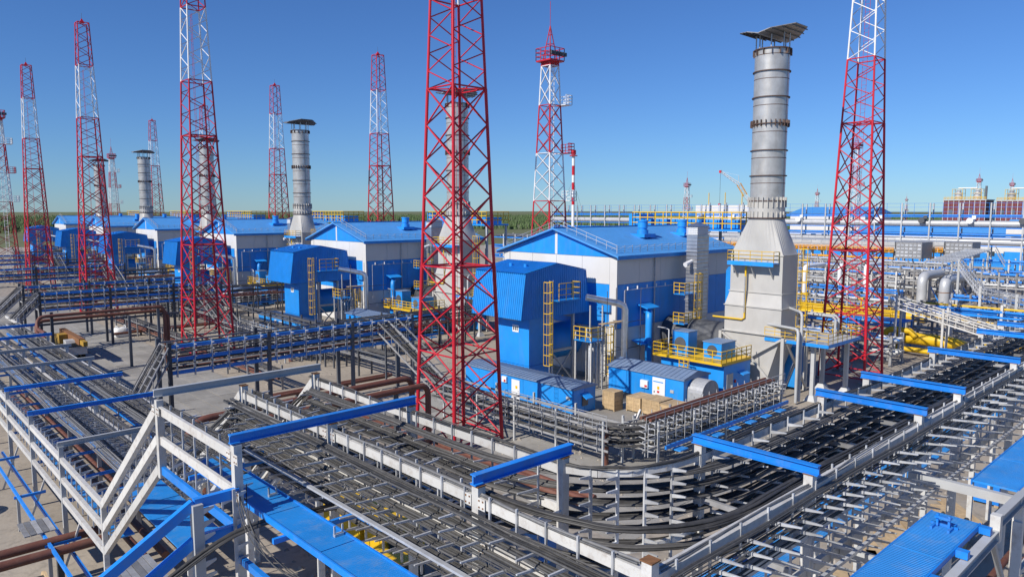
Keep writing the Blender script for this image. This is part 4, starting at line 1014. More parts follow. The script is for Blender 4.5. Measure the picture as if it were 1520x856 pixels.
for k in range(4):
    z = 3.2-k*.5
    for off in (0, .9):
        path = [(42.6+off, 57, z), (42.6+off, 39, z)] + bez((42.6+off, 38.5, z), (42.6+off, 33+off, z), (48, 33+off, z)) + [(48.5, 33+off, z), (66, 33+off, z)]
        lane(E_, path, flat(5, .09, 0, 1), .042, ds=1)
for k in range(3): MB().tube((46, 34.3-k*.45, 3.55), (66, 34.3-k*.45, 3.55), .14, 8).part("pipe", "brown_pipe", E_)
railing([(42.0,34.5,3.3), (42.0,46,3.3)], 1.1, .03, 1.5).part("railing", "galvanised", E_)
railing([(44,32.3,3.3), (66,32.3,3.3)], 1.1, .03, 1.2, 1).part("railing", "galvanised", E_)
bar("brace", (45.4, 36.0, .2), (47.6, 36.0, 3.2), .16, .16, "white_steel", E_); bar("brace", (46.8, 36.6, .2), (49.0, 36.6, 3.2), .16, .16, "white_steel", E_)
MB().tube((43.3, 35.7, 0), (43.3, 35.7, 3.0), .28, 10).part("riser", "brown_pipe", E_)
bar("blue_strut", (46, 31.9, 1.7), (66, 31.9, 1.7), .16, .3, "blue_beam", E_)
for k in range(7): MB().box((47+k*2.7, 31.2, 1.3), (48.1+k*2.7, 32.0, 1.4)).part("walkway_panel", "blue_grating", E_)
E_["group"] = "low racks along the units"; D["group"] = "descending trays"
for i in range(1, 5):
    c = copy_tree(E_, None, (0, PITCH*i, 0)); c["label"] = f"{ORD[i]} low cable rack passing before the blue containers of its unit"
    c = copy_tree(D, None, (0, PITCH*i, 0)); c["label"] = f"{ORD[i]} cable tray descending from a road bridge rack towards the units"
def back_rack(i):
    t = thing("cable_rack", f"{ORD[i]} dark two level cable rack between filter houses and containers", "cable rack", (46, 30+PITCH*i, 0), "dark racks between units")
    Y0 = 29.5+PITCH*i
    for f in (0, 2.2):
        for dz in (0, -.9): bar("beam", (45, Y0+f, 5.4+dz), (72, Y0+f, 5.4+dz), .14, .22, "dark_steel", t)
        for x in range(45, 73, 5): bar("post", (x, Y0+f, 0), (x, Y0+f, 5.9), .2, .2, "dark_steel", t)
    for k in range(2): lane(t, [(45, Y0+1, 5.5-k*.9), (72, Y0+1, 5.5-k*.9)], flat(7, .16, -.5, 1), .06, ds=3)
    for k in range(14): bar("rung", (45.5+k*1.9, Y0, 5.45), (45.5+k*1.9, Y0+2.2, 5.45), .08, .08, "galvanised", t)
    for k in range(3): MB().tube((45, Y0+.4+k*.6, 3.6), (72, Y0+.4+k*.6, 3.6), .16, 8).part("pipe", ("brown_pipe", "galvanised", "brown_pipe")[k], t)
for i in range(1, 6): back_rack(i)
def spine(lab, x0, wd, y0, y1, zs, m, pm):
    t = thing("cable_rack", lab, "cable rack", (x0, y0, 0), "dark racks along the masts")
    for z in zs:
        for dx in (0, wd): bar("beam", (x0+dx, y0, z), (x0+dx, y1, z), .12, .18, m, t)
        lane(t, [(x0+wd/2, y0, z+.1), (x0+wd/2, y1, z+.1)], flat(7, .16, -.5, 1), .06, ds=4)
        for y in frange(y0, y1, 1.8): bar("rung", (x0, y, z+.05), (x0+wd, y, z+.05), .07, .07, "yard_steel", t)
    for y in frange(y0, y1, 6):
        for dx in (0, wd): bar("post", (x0+dx, y, 0), (x0+dx, y, max(zs)+.6), .18, .18, m, t)
    for k in range(2): MB().tube((x0+.3+k*.7, y0, min(zs)-.9), (x0+.3+k*.7, y1, min(zs)-.9), .14, 8).part("pipe", pm, t)
spine("dark double rack running back behind the row of front masts", 45.4, 1.8, 70, 262, (3.2, 4.8), "dark_steel", "yard_steel")
spine("low rack with brown pipes running back along the road edge at the mast feet", 34.2, 1.4, 76, 250, (2.2,), "yard_steel", "brown_pipe")
# ---- brown heating pipes
def pipes(lab, pts_list, r, posts, loc):
    t = thing("pipeline", lab, "pipeline", loc)
    for pts in pts_list: MB().path(pts, r, 12).part("pipe", "brown_pipe", t)
    for p in posts: bar("post", (p[0], p[1], 0), p, .3, .3, "dark_steel", t)
    return t
def elbow(a, c, b, n=5): return [tuple(p) for p in bez(a, c, b, n)]
t = pipes("brown pipe portal crossing the concrete road at the left", [
    [(16.6, 95, 6.2), (16.6, 98.6, 6.2)] + elbow((16.6, 99.2, 6.3), (16.6, 100, 7.5), (17.6, 100, 7.5)) + [(30, 100.3, 7.5)] + elbow((30.2, 100.3, 7.5), (31, 100.3, 7.5), (31, 100.3, 6.6)) + [(31, 100.3, 0)],
    [(16.6, 95, 5.6), (16.6, 99.2, 5.6)] + elbow((16.6, 99.8, 5.7), (16.6, 100.8, 6.9), (17.6, 100.8, 6.9)) + [(30, 101, 6.9)] + elbow((30.2, 101, 6.9), (31.6, 101, 6.9), (31.6, 101, 6.0)) + [(31.6, 101, 0)]], .21,
    [(18.3, 100.4, 7.9), (30.3, 100.5, 8.2), (26.8, 100.5, 6.6)], (24, 100, 0))
bar("beam", (17, 100.9, 6.4), (33, 100.9, 6.4), .2, .25, "dark_steel", t)
t = pipes("pair of brown pipes looping under the far end of the high rack", [
    [(16.2, 46, .5), (16.2, 46, 5.2)] + elbow((16.2, 46, 5.4), (16.2, 46, 6.1), (17, 46, 6.1)) + [(32, 46.4, 6.1), (33, 46.4, 6.1)] + elbow((33.2,46.4,6.1), (34,46.4,6.1), (34,46.4,5.2)) + [(34,46.4,0)],
    [(15.5, 46.8, .5), (15.5, 46.8, 5.2)] + elbow((15.5, 46.8, 5.4), (15.5, 46.8, 6.7), (17, 46.8, 6.7)) + [(32, 47.2, 6.7)] + elbow((32.2,47.2,6.7), (33,47.2,6.7), (33,47.2,5.8)) + [(33,47.2,0)]], .24,
    [(20, 46.4, 6.4), (26, 46.5, 6.4), (31, 46.5, 6.4)], (24, 46, 0))
t = pipes("pair of brown pipes at the bottom left corner", [[(-6, 44.2, 2.3), (9.8, 44.2, 2.3)], [(-6, 43.2, 2.1), (10.2, 43.2, 2.1)]], .25, [(3, 43.7, 1.8), (7.6, 43.7, 1.8)], (4, 38, 0))
t = pipes("row of rusty brown pipes under the low cable rack at the left", [[(10.9+k*.9, 40, 1.6), (10.9+k*.9, 88, 1.6)] for k in range(4)], .2, [(12, 50, 1.4), (12, 60, 1.4), (12, 70, 1.4)], (12, 60, 0))
for i in range(3):
    pipes(("near", "middle", "far")[i]+" pair of brown ground pipes leading from the road to the low rack", [[(31, 71+27*i+k*.7, .7), (46, 71+27*i+k*.7, .7), (47, 71.4+27*i+k*.7, .7)] for k in range(2)], .2, [(35, 71.3+27*i, .5), (41, 71.3+27*i, .5)], (36, 71+27*i, 0))
t = pipes("brown pipe run between the huge red mast and the nearest container", [[(34+k*.7, 30, 1.2), (34+k*.7, 60, 1.2)] for k in range(3)], .2, [(34.6, 40, 1), (34.6, 50, 1)], (34, 45, 0))
# ---------------------------------------------------------------- gas yard on the right and far plant
def pipe_rack(lab, x0, wd, y0, y1, levels, gap, pm="white_steel", bm_="blue_beam", top=None, group="pipe racks of the gas yard", pr=.2):
    t = thing("pipe_rack", lab, "pipe rack", (x0, y0, 0), group)
    zt = top or max(l[0] for l in levels)+.8; n = max(1, round((y1-y0)/gap))
    for k in range(n+1):
        y = y0+(y1-y0)*k/n
        for x in (x0, x0+wd): bar("post", (x, y, 0), (x, y, zt), pr*1.6, pr*1.6, pm, t)
        for z, _ in levels: bar("strut", (x0, y, z-.25), (x0+wd, y, z-.25), .18, .25, bm_, t)
    for z, ps in levels:
        bar("beam", (x0-.1, y0, z-.2), (x0-.1, y1, z-.2), .16, .3, bm_, t)
        for q in range(int((y1-y0)/.7) if (y1-y0) < 60 else 0):      # branch lines and valves
            yy = random.uniform(y0, y1); xx = x0+random.uniform(0, wd); hh = random.uniform(-1.2, .9)
            if random.random() < .5: MB().tube((xx, yy, z), (xx, yy, z+hh), .09, 5).tube((xx, yy, z+hh), (xx+random.uniform(-1.5,1.5), yy, z+hh), .08, 5).part("branch_line", random.choice((G, "yard_steel", "yard_steel", "dark_steel", W_)), t)
            else: MB().tube((xx, yy, z), (xx, yy, z+.5), .06, 5).tube((xx, yy-.2, z+.1), (xx, yy+.2, z+.1), .22, 6).tube((xx, yy, z+.48), (xx, yy, z+.55), .25, 8).part("valve", random.choice((G, "dark_steel", "yard_steel")), t)
        for dx, r, m in ps: MB().tube((x0+dx, y0-.5, z+r), (x0+dx, y1+.5, z+r), r, 10 if r > .3 else 6).part("pipe", m, t)
    return t
G, W_, Bm, Yl = "grey_paint", "white_steel", "blue_beam", "yellow"
pipe_rack("white pipe rack with small grey pipes in the yard behind the nearest stack", 168, 5, 58, 94, [(2.2, [(.6,.15,G),(1.4,.2,W_),(2.6,.12,G),(3.8,.2,G)]), (4.2, [(.6,.2,G),(1.8,.25,W_),(3.2,.15,G)]), (6.0, [(1,.2,Bm),(2.5,.18,G)])], 5, bm_="yard_steel")
pipe_rack("blue beamed pipe rack with close grey posts below the air coolers", 182, 6, 44, 92, [(1.8, [(.8,.3,G),(2,.2,W_),(4,.3,G)]), (4.0, [(1,.25,W_),(3,.2,G),(5,.2,G)]), (6.2, [(1,.2,G),(4,.2,Bm)])], 3, "yard_steel", "yard_steel")
pipe_rack("low blue rack with dark end frame right of the nearest stack", 152, 3, 52, 76, [(2.6, [(.6,.15,Bm),(1.6,.15,G)]), (4.0, [(.5,.2,Bm),(1.3,.2,Bm),(2.2,.15,W_)])], 4, "dark_steel")
pipe_rack("low rack of white and blue lines just behind the yellow header", 144, 2, 30, 72, [(2.2, [(.5,.2,W_),(1.2,.15,Bm)])], 6)
pipe_rack("blue and yellow line rack crossing before the grey elbow pipes", 119, 1.2, 14, 40, [(5.2, [(.3,.22,Bm),(.8,.22,Bm)]), (6.0, [(.4,.16,Yl)])], 7)
pipe_rack("blue line rack at the right edge below the grey main", 206, 6, 30, 62, [(2.5, [(1,.3,Bm),(3,.2,G)]), (5.0, [(.5,.3,Bm),(2,.25,Bm),(4,.2,W_)]), (7.4, [(1,.3,Bm),(3,.25,Bm)])], 5)
pipe_rack("blue low rack between yellow header and near walkways", 116, 2, 40, 58, [(2.8, [(.4,.3,Bm),(1.2,.25,Bm)]), (1.4, [(1, .2, W_)])], 5, "grey_paint")
pipe_rack("far blue pipe rack seen in the gap left of the nearest hall", 150, 9, 128, 170, [(3, [(1,.3,G),(4,.3,Bm)]), (6, [(1,.3,Bm),(3,.3,Bm),(6,.3,W_)]), (9, [(1,.3,Bm),(5,.3,Bm)]), (12, [(2,.3,"dark_steel"),(6,.4,"dark_steel")])], 5)
pipe_rack("grey pipe rack of many thin lines right behind the service platform", 98, 4, 34, 52, [(1.6, [(.4,.12,G),(1.2,.2,W_),(2.4,.16,G),(3.4,.12,"galvanised")]), (3.2, [(.6,.15,G),(1.6,.12,Bm),(2.8,.2,"galvanised")])], 3, "yard_steel", "yard_steel")
pipe_rack("grey valve rack between the yellow header and the low blue rack", 138, 4, 44, 74, [(1.5, [(.4,.2,G),(1.5,.25,W_),(3,.2,G)]), (3.4, [(.8,.2,G),(2.2,.2,"galvanised")])], 3, "yard_steel", "yard_steel")
pipe_rack("grey rack of close lines beneath the long air cooler", 198, 8, 58, 112, [(2, [(1,.3,G),(3,.25,W_),(5,.3,G),(7,.2,"galvanised")]), (4.4, [(1,.3,W_),(4,.25,G),(6,.3,G)]), (6.6, [(2,.25,G),(5,.2,Bm)])], 4, "yard_steel", "yard_steel")
pipe_rack("grey rack of close lines at the right edge of the gas yard", 176, 5, 22, 44, [(2, [(1,.25,G),(3,.25,W_)]), (4.2, [(1,.2,"galvanised"),(3,.25,G)]), (6.4, [(2,.2,Bm)])], 3, "yard_steel", "yard_steel")
pipe_rack("grey rack with blue lines under the stepped tray bridge", 150, 5, 18, 42, [(1.8, [(1,.25,G),(3,.2,"galvanised")]), (4.0, [(1,.2,Bm),(3,.2,Bm)])], 3, "yard_steel", "blue_beam")
pipe_rack("small grey rack between the right mast and the yellow pipe loop", 124, 2.5, 26, 40, [(1.4, [(.5,.2,G),(1.5,.2,W_)]), (3.0, [(.5,.15,"galvanised"),(1.6,.2,Yl)])], 3, "yard_steel", "yard_steel")
big = pipe_rack("tall pipe rack carrying big grey mains across the background", 245, 3, 44, 236, [(9.8, [(1.2,.95,"main_pipe")]), (15.0, [(1.2,1.0,"main_pipe")]), (12.4, [(2.2,.4,Bm)]), (18.2, [(.6,.25,Bm),(2,.25,"dark_steel")])], 8, "grey_paint", top=22.2, pr=.24)
for z in (19.6, 20.9, 22.1): bar("top_rail", (245, 44, z), (245, 236, z), .08, .08, "blue_beam", big)
for k in range(48): bar("guard_post", (245, 44.5+k*4, 18.3), (245, 44.5+k*4, 22.1), .07, .07, "blue_beam", big)
for k in range(9): MB().tube((243.8, 52+k*13, 16.9), (246.4, 52+k*13, 16.9), .9, 10).box((244.4, 50.6+k*13, 17.4), (245.6, 51.6+k*13, 18.4)).part("valve", "white_paint" if k % 2 else "dark_steel", big)

# air coolers
def air_cooler(lab, x0, x1, y0, y1, z=11.5):
    t = thing("air_cooler", lab, "air cooler", (x0, y0, 0), "air coolers"); n = max(2, round((y1-y0)/3.0))
    MB().box((x0, y0, z-2.2), (x1, y1, z-.2)).part("tube_bundle", "galvanised", t)
    for k in range(n):
        a = y0+k*(y1-y0)/n; MB().box((x0-.12, a+.1, z-1.3), (x0, a+(y1-y0)/n-.1, z-.3)).part("louvre_panel", "grey_paint", t)
    railing([(x0-.3, y0, z-.2), (x0-.3, y1, z-.2)], 1.1, .06, 2.0).part("railing", "galvanised", t)
    b = MB().box((x0-1.2, y0, z-3.1), (x0, y1, z-2.9)); b.part("catwalk", "orange", t)
    railing([(x0-1.2, y0, z-2.9), (x0-1.2, y1, z-2.9)], 1.1, .1, 1.1, 2).part("catwalk_railing", "orange", t)
    for k in range(0, n, 3): MB().box((x0-.9, y0+k*(y1-y0)/n, z-5.0), (x0-.5, y0+(k+1.8)*(y1-y0)/n, z-4.5)).part("drip_tray", "orange", t)
    for k in range(n+1):
        y = y0+k*(y1-y0)/n
        for x in (x0+.3, x1-.3): bar("leg", (x, y, 0), (x, y, z-2.2), .3, .3, "grey_paint", t)
    for k in range(n): MB().tube(((x0+x1)/2, y0+(k+.5)*(y1-y0)/n, z-3.6), ((x0+x1)/2, y0+(k+.5)*(y1-y0)/n, z-2.2), 1.2, 14).part("fan_ring", "galvanised", t)
    h = MB().box((x0-.6, y0-7, z-4.6), (x1, y0-.4, z-.2)).part("end_housing", "yard_steel", t)
    for i in range(4):
        for j in range(6): MB().box((x0-.72, y0-6.8+j*1.06, z-1.3-i*.95), (x0-.6, y0-6.0+j*1.06, z-.75-i*.95)).part("slat", "galvanised", h)
    for y in (y0-6.6, y0-1): bar("leg", (x0, y, 0), (x0, y, z-4.6), .35, .35, "grey_paint", t)
    return t
air_cooler("long grey air cooler with orange catwalk behind the right mast", 215, 223, 75, 128)
air_cooler("short grey air cooler with slatted end housing right of the long one", 226, 233, 66, 74)

# big grey elbow pipes
for k, (x, y, lb) in enumerate(((170.5, 53.6, "left of the two big grey elbow pipes rising from the yard"), (167.5, 48.4, "right of the two big grey elbow pipes, with rusty weld band"))):
    t = thing("elbow_pipe", lb, "pipe", (x, y, 0), "grey elbow pipes")
    zt = 5.9-.3*k
    MB().path([(x, y, 0), (x, y, zt-2.0)] + elbow((x, y, zt-1.7), (x, y, zt), (x+2.2, y, zt), 8) + [(x+16, y, zt)], 1.0, 20).part("pipe", "main_pipe", t)
    if k: MB().tube((x, y, 3.0), (x, y, 3.15), 1.03, 20).part("weld_band", "rust_and_shade", t)
    for q in (5, 12): bar("support", (x+q, y, 0), (x+q, y, zt-.8), .5, .5, "grey_paint", t); bar("brace", (x+q, y-2, 0), (x+q, y, 3.6), .2, .2, "blue_beam", t)
# white risers in the yard
for k, (x, y) in enumerate(((150, 70), (158, 66), (163, 62.5))):
    solo("riser_pipe", MB().path([(x, y, 0), (x, y, 6.6)] + elbow((x, y, 7.0), (x, y, 8.2), (x+1.2, y, 8.2)) + [(x+9, y, 8.2)], .45, 12), "white_paint",
         ("left", "middle", "right")[k] + " white riser pipe bending over behind the right mast", "pipe", "white riser pipes")
# yellow gas header and loops
t = thing("gas_header", "long yellow gas header pipe lying behind the right mast", "pipe", (133, 40, 0))
MB().tube((133, 41, 2.0), (133, 74, 2.0), .8, 18).part("pipe", "yellow", t)
MB().tube((129.5, 44, 1.6), (129.5, 70, 1.6), .45, 14).part("pipe", "yellow", t)
for k in range(6):
    bar("saddle", (133, 44+k*5.5, 0), (133, 44+k*5.5, 1.3), .8, .5, "grey_paint", t)
    MB().tube((133, 46.5+k*5, 2.6), (133, 46.5+k*5, 4.4), .14, 8).box((132.6, 46.1+k*5, 4.2), (133.4, 46.9+k*5, 4.6)).part("valve", "yellow" if k % 2 else "dark_steel", t)
railing([(131.5,44,2.2), (131.5,70,2.2)], 1.2, .05, 2).part("railing", "yellow", t)
t = thing("gas_pipe_loop", "thick yellow pipe loop near the right edge", "pipe", (110, 34, 0))
MB().path([(112.5, 38.6, .2), (111.4, 38.3, 1.3)] + elbow((111, 38, 1.8), (110.4, 37.4, 2.1), (110.2, 36, 2.1)) + [(110, 32.4, 2.1)] + elbow((110, 32, 2.1), (110, 29.6, 2.1), (112.2, 29.4, 1.2), 8), .85, 20).part("pipe", "yellow", t)
MB().path([(108.6, 38.5, .9)] + elbow((108.6, 38.6, 1.5), (108.6, 38.9, 3.4), (108.9, 37.2, 3.3), 8) + [(109.2, 35.5, 3.2), (109.4, 34.8, 2.4)], .42, 14).part("pipe", "yellow", t)
MB().tube((108.4, 38.2, .8), (108.0, 31, .8), .36, 12).part("pipe", "yellow", t)
for y in (36.5, 33): bar("saddle", (110, y, 0), (110, y, 1.3), .7, .4, "grey_paint", t)
t = thing("gas_pipe", "yellow pipe end under the white cable bridge at the right edge", "pipe", (116, 24, 0))
MB().path([(112, 27.5, 1.4), (116, 26, 1.6), (121, 22, 1.8), (128, 20, 1.8)], .7, 16).part("pipe", "yellow", t); bar("saddle", (118, 24.2, 0), (118, 24.2, 1.2), .6, .4, "grey_paint", t)
# blue stair with platform
t = thing("stair", "dark blue steel stair leading up to a yard platform beside the right mast", "stair", (106, 38, 0))
for dy in (0, 1.0): bar("stringer", (105.6, 37.5+dy, .2), (110.6, 37.5+dy, 4.1), .08, .26, "blue_beam", t)
for k in range(12): bar("tread", (105.9+k*.4, 37.55, .45+k*.31), (105.9+k*.4, 38.45, .45+k*.31), .25, .05, "blue_beam", t)
MB().box((110.4, 36.8, 4.0), (114.4, 45, 4.12)).part("landing", "blue_beam", t); railing([(110.4,38.6,4.1), (110.4,45,4.1), (114.4,45,4.1)], 1.1, .04, 1.4).part("railing", "yellow", t)
for x in (110.6, 114.2):
    for y in (37, 44.8): bar("leg", (x, y, 0), (x, y, 4), .2, .2, "blue_beam", t)
# white cable bridge sloping down to the right rack
t = thing("cable_bridge", "white sloping cable bridge right of the yellow pipe loop", "cable rack", (105, 36, 0))
for dx in (0, 1.8):
    for dz in (0, -.7, -1.4): bar("rail", (106+dx, 37, 8.2+dz), (104+dx, 23.5, 5.3+dz), .14, .18, "white_steel", t)
    for u in (.05, .5, .95): bar("post", (106-2*u+dx, 37-13.5*u, 0), (106-2*u+dx, 37-13.5*u, 8.2-2.9*u+.5), .26, .26, "white_steel", t)
for k in range(14):
    a = Vector((106, 37, 8.2)).lerp(Vector((104, 23.5, 5.3)), k/13); bar("rung", a, a+Vector((1.8,0,0)), .08, .1, "white_steel", t); bar("rung", a-Vector((0,0,1.4)), a, .07, .07, "white_steel", t)
for k in range(3): lane(t, [(106.5, 37, 8.1-.7*k), (104.5, 23.5, 5.2-.7*k)], flat(4, .12, 0, 1), .05, ds=2)
# stepped tray at the right edge
t = thing("cable_bridge", "galvanised tray bridge stepping down behind the grey elbow pipes", "cable rack", (150, 38, 0))
PT = [(163, 46, 10.2), (161, 44.2, 10.0), (144, 36, 6.6), (128, 24, 6.6)]
for a, b_ in zip(PT, PT[1:]):
    for dz in (0, -.8, -1.6):
        for dx in (0, 2.2): bar("rail", (a[0]+dx, a[1], a[2]+dz), (b_[0]+dx, b_[1], b_[2]+dz), .14, .22, "galvanised", t)
    n = max(2, int((Vector(b_)-Vector(a)).length/1.3))
    for k in range(n+1):
        q = Vector(a).lerp(Vector(b_), k/n); bar("upright", q-Vector((0,0,1.8)), q+Vector((0,0,.3)), .1, .1, "galvanised", t); bar("rung", q, q+Vector((2.2,0,0)), .08, .1, "galvanised", t)
for x, y, z in ((161, 44.2, 10), (144, 36, 6.6), (134, 28.5, 6.6)): bar("post", (x, y, 0), (x, y, z+.4), .4, .4, "grey_paint", t)
t = thing("cable_bridge", "wide galvanised tray deck reaching back to the air coolers", "cable rack", (180, 47, 0))
for k in range(9): bar("rail", (163, 46+k*.6, 9.6), (206, 50+k*.6, 10.4), .1, .2, "galvanised", t)
for k in range(16): u = k/15; bar("rung", (163+43*u, 46+4*u, 9.75+.8*u), (163+43*u, 51+4*u, 9.75+.8*u), .12, .12, "galvanised", t)
for dz in (0, .9): bar("rail", (206, 49, 10.4+dz), (198, 45, 7+dz), .14, .22, "galvanised", t); bar("rail", (206, 46, 12.6+dz), (214, 44, 12.6+dz), .14, .22, "galvanised", t); bar("rail", (214, 44, 12.6+dz), (204, 42, 9+dz), .14, .22, "galvanised", t)
for x, y, z in ((170, 48, 9.6), (188, 49, 10), (204, 50, 10.3)): bar("post", (x, y, 0), (x, y, z), .4, .4, "grey_paint", t)

# far masts, chimney, crane, modules, sheds
for x, y, s, lb in ((283, 188, .68, "small floodlight mast on the skyline left of the nearest stack"), (307, 124, 1.0, "white floodlight mast seen through the right lattice mast"),
                    (494, 224, .68, "tiny floodlight mast just right of the nearest stack on the skyline"), (517, 134, .83, "tall thin floodlight mast above the maroon modules"),
                    (567, 128, .80, "thin floodlight mast at the right edge of the skyline"), (754, 255, .65, "faint far mast right of the right lattice mast"),
                    (781, 230, .62, "faintest far mast left of the maroon modules"), (119, 463, 1.1, "floodlight mast between the farthest and fifth stacks"),
                    (37.5, 262, 1.04, "floodlight mast cut by the left edge")): flood_copy(x, y, s, lb)
t = thing("flare_chimney", "slim red and white banded chimney behind the nearest hall", "chimney", (148.6, 135, 0)); x, y = 148.6, 135
zz = [0, 21.5, 23.5, 25.5, 27.5, 29.5, 32, 35]
for k in range(7): MB().tube((x, y, zz[k]), (x, y, zz[k+1]-.02), .42, 14).part("band", "white_paint" if k in (0, 2, 4, 6) else "red_paint", t)
MB().tube((x, y, 35), (x, y, 36.2), .7, 14).part("burner_head", "red_paint", t); MB().tube((x, y, 34.6), (x, y, 34.8), 1.1, 14).part("ring_platform", "red_paint", t)
for k in range(3):
    a = R(120*k+20); MB().tube((x, y, 28), (x+14*math.cos(a), y+14*math.sin(a), 0), .03, 4).part("guy_wire", "dark_steel", t)
t = thing("tower_crane", "far yellow and white crane boom behind the nearest stack", "crane", (333, 166, 0))
P0, P1, P2, P3 = Vector((333,166,3)), Vector((322,181,27)), Vector((320,183.6,32.5)), Vector((314,190,38.5))
def lattice(a, b, w0, w1, m, nm, n=10):
    bb = MB(); d = (b-a).normalized(); s = d.cross(Vector((0,0,1))).normalized(); u = s.cross(d)
    def Q(k, i): h = w0+(w1-w0)*k/n; c = ((-1,-1),(1,-1),(1,1),(-1,1))[i % 4]; return a.lerp(b, k/n)+s*c[0]*h+u*c[1]*h
    for k in range(n):
        for i in range(4): bb.tube(Q(k,i), Q(k+1,i), .12, 4); bb.tube(Q(k,i), Q(k+1,i+1), .08, 4)
    bb.part(nm, m, t)
lattice(P0, P1, .9, .8, "white_paint", "boom"); lattice(P1, P2, .9, .9, "orange", "boom_section", 3); lattice(P2, P3, .6, .3, "white_paint", "jib", 6)
MB().box((313.6,189.6,37.8), (314.6,190.6,39)).part("jib_head", "red_paint", t); MB().tube((314,190,38), (314,190,23), .07, 4).part("hoist_rope", "dark_steel", t)
MB().box((313.5,189.5,22.2), (314.5,190.5,23.2)).part("hook_block", "red_paint", t); MB().tube(P2, P2+Vector((-2,-1,4)), .12, 4).tube(P2+Vector((-2,-1,4)), P3, .05, 4).part("mast_stay", "white_paint", t)
MB().box((329,162,1.2), (337,170,4)).part("cab", "yellow", t); MB().box((328,160,0), (338,163,1.2)).box((328,169,0), (338,172,1.2)).part("crawler", "dark_steel", t)
def module(lab, x, y, w, l, z):
    t = thing("process_module", lab, "module", (x, y, 0), "maroon modules")
    MB().box((x, y, 14), (x+w, y+l, z)).part("cladding", "maroon", t)
    for k in range(5): bar("leg", (x+1, y+1+k*(l-2)/4, 0), (x+1, y+1+k*(l-2)/4, 14), .8, .8, "maroon", t)
    b = MB().box((x-.4, y-.4, z), (x+w, y+l+.4, z+.5)); b.part("roof_deck", "grey_paint", t)
    for k in range(9): bar("wall_post", (x-.15, y+k*l/8, 14), (x-.15, y+k*l/8, z), .3, .3, "grey_paint", t)
    for k in range(4): MB().box((x-.2, y+1.2+k*5, 17.5), (x, y+3.0+k*5, 20.5)).part("louvre", "dark_steel", t)
    railing([(x, y, z+.5), (x, y+l, z+.5)], 1.4, .1, 2).part("railing", "yellow", t)
    for k in range(2):
        yy = y+l*(.25+.45*k); MB().tube((x+4, yy, z), (x+4, yy, z+4.5), 2.0, 12).tube((x+4, yy, z+4.5), (x+4, yy, z+6), 1.2, 10).part("separator", "galvanised", t)
        q = MB()
        for a in (-2.6, 2.6):
            for c in (-2.6, 2.6): q.tube((x+4+a, yy+c, z), (x+4+a, yy+c, z+6.5), .15, 4)
        for zz_ in (2, 4, 6.4):
            for a, c, e, f in ((-2.6,-2.6,2.6,-2.6), (-2.6,2.6,2.6,2.6), (-2.6,-2.6,-2.6,2.6)): q.tube((x+4+a,yy+c,z+zz_), (x+4+e,yy+f,z+zz_), .12, 4)
        q.part("cage_frame", "yellow", t)
    MB().tube((x+3, y+l*.04, z), (x+3, y+l*.04, z+8), .6, 8).part("exhaust", "dark_steel", t)
    MB().tube((x+3, y+l*.25, z+7), (x+3, y+l*.7, z+7), .35, 6).part("header", "white_paint", t)
module("left maroon process module with caged vessels on the skyline", 470, 118, 16, 21, 25.5)
module("right maroon process module at the right edge of the skyline", 475, 94, 16, 20, 25)
def shed(lab, x, y, w, l, z, zr, m="blue_roof", wm="white_panel"):
    t = thing("shed", lab, "shed", (x, y, 0), "far sheds")
    MB().box((x, y, 0), (x+w, y+l, z*.45)).part("lower_wall", "blue", t); MB().box((x, y, z*.45), (x+w, y+l, z)).part("upper_wall", wm, t)
    MB().prism([(x-.6, z), (x+w/2, zr), (x+w+.6, z)], 'y', y-.6, y+l+.6).part("roof", m, t)
    for k in range(int(l/5)): MB().box((x-.08, y+1.5+k*5, z*.35), (x, y+3.8+k*5, z*.5)).part("window", "glass", t)
shed("far white shed with pale blue roof right of the nearest stack", 330, 128, 30, 34, 18.5, 21.5)
shed("far low blue roofed shed behind the grey mains at right", 300, 60, 20, 60, 11, 14)
shed("far blue and white shed behind the right edge mains", 280, 30, 14, 34, 14.5, 17)
t = thing("process_block", "far white boxed process block with steel frames left of the nearest stack", "module", (262, 140, 0))
for k in range(4):
    MB().box((262, 141+k*7.4, 8), (270, 147.4+k*7.4, 12)).part("box", "white_panel", t); MB().box((262, 141+k*7.4, 13), (270, 147.4+k*7.4, 22)).part("box", "white_panel", t)
    bar("column", (261.5, 140.5+k*7.4, 0), (261.5, 140.5+k*7.4, 23), .5, .5, "grey_paint", t); MB().box((261.7, 143+k*7.4, 14), (262, 146+k*7.4, 15.4)).part("opening", "dark_steel", t)
    bar("davit", (261.5, 141+k*7.4, 22), (261.5, 141+k*7.4, 27), .25, .25, "yellow", t)
# ---------------------------------------------------------------- small things on the ground
def crate(lab, x, y, z, sx, sy, sz, grp="wooden crates"):
    t = thing("crate", lab, "crate", (x, y, z), grp)
    MB().box((x+.03, y+.03, z+.12), (x+sx-.03, y+sy-.03, z+sz-.03)).part("core", "wood", t)
    n = 4
    for k in range(n):
        a = z+.12+k*(sz-.16)/n; MB().box((x, y, a+.01), (x+.03, y+sy, a+(sz-.16)/n-.01)).part("plank", "wood", t); MB().box((x+.02, y-.001, a+.01), (x+sx, y+.03, a+(sz-.16)/n-.01)).part("plank", "wood", t)
    m = max(3, round(sy/.4))
    for k in range(m): MB().box((x-.03, y+k*sy/m+.008, z+sz-.03), (x+sx+.03, y+(k+1)*sy/m-.008, z+sz)).part("lid_plank", "wood", t)
    for yy in (y, y+sy/2-.05, y+sy-.1): MB().box((x-.03, yy, z+.1), (x, yy+.1, z+sz-.03)).part("batten", "wood", t)
    MB().box((x, y, z), (x+sx, y+.12, z+.12)).box((x, y+sy-.12, z), (x+sx, y+sy, z+.12)).part("skid", "wood", t)
    return t
t = structure("equipment_slab", MB().box((50.2, 36.2, 0), (58.9, 45.4, .55)), "concrete")
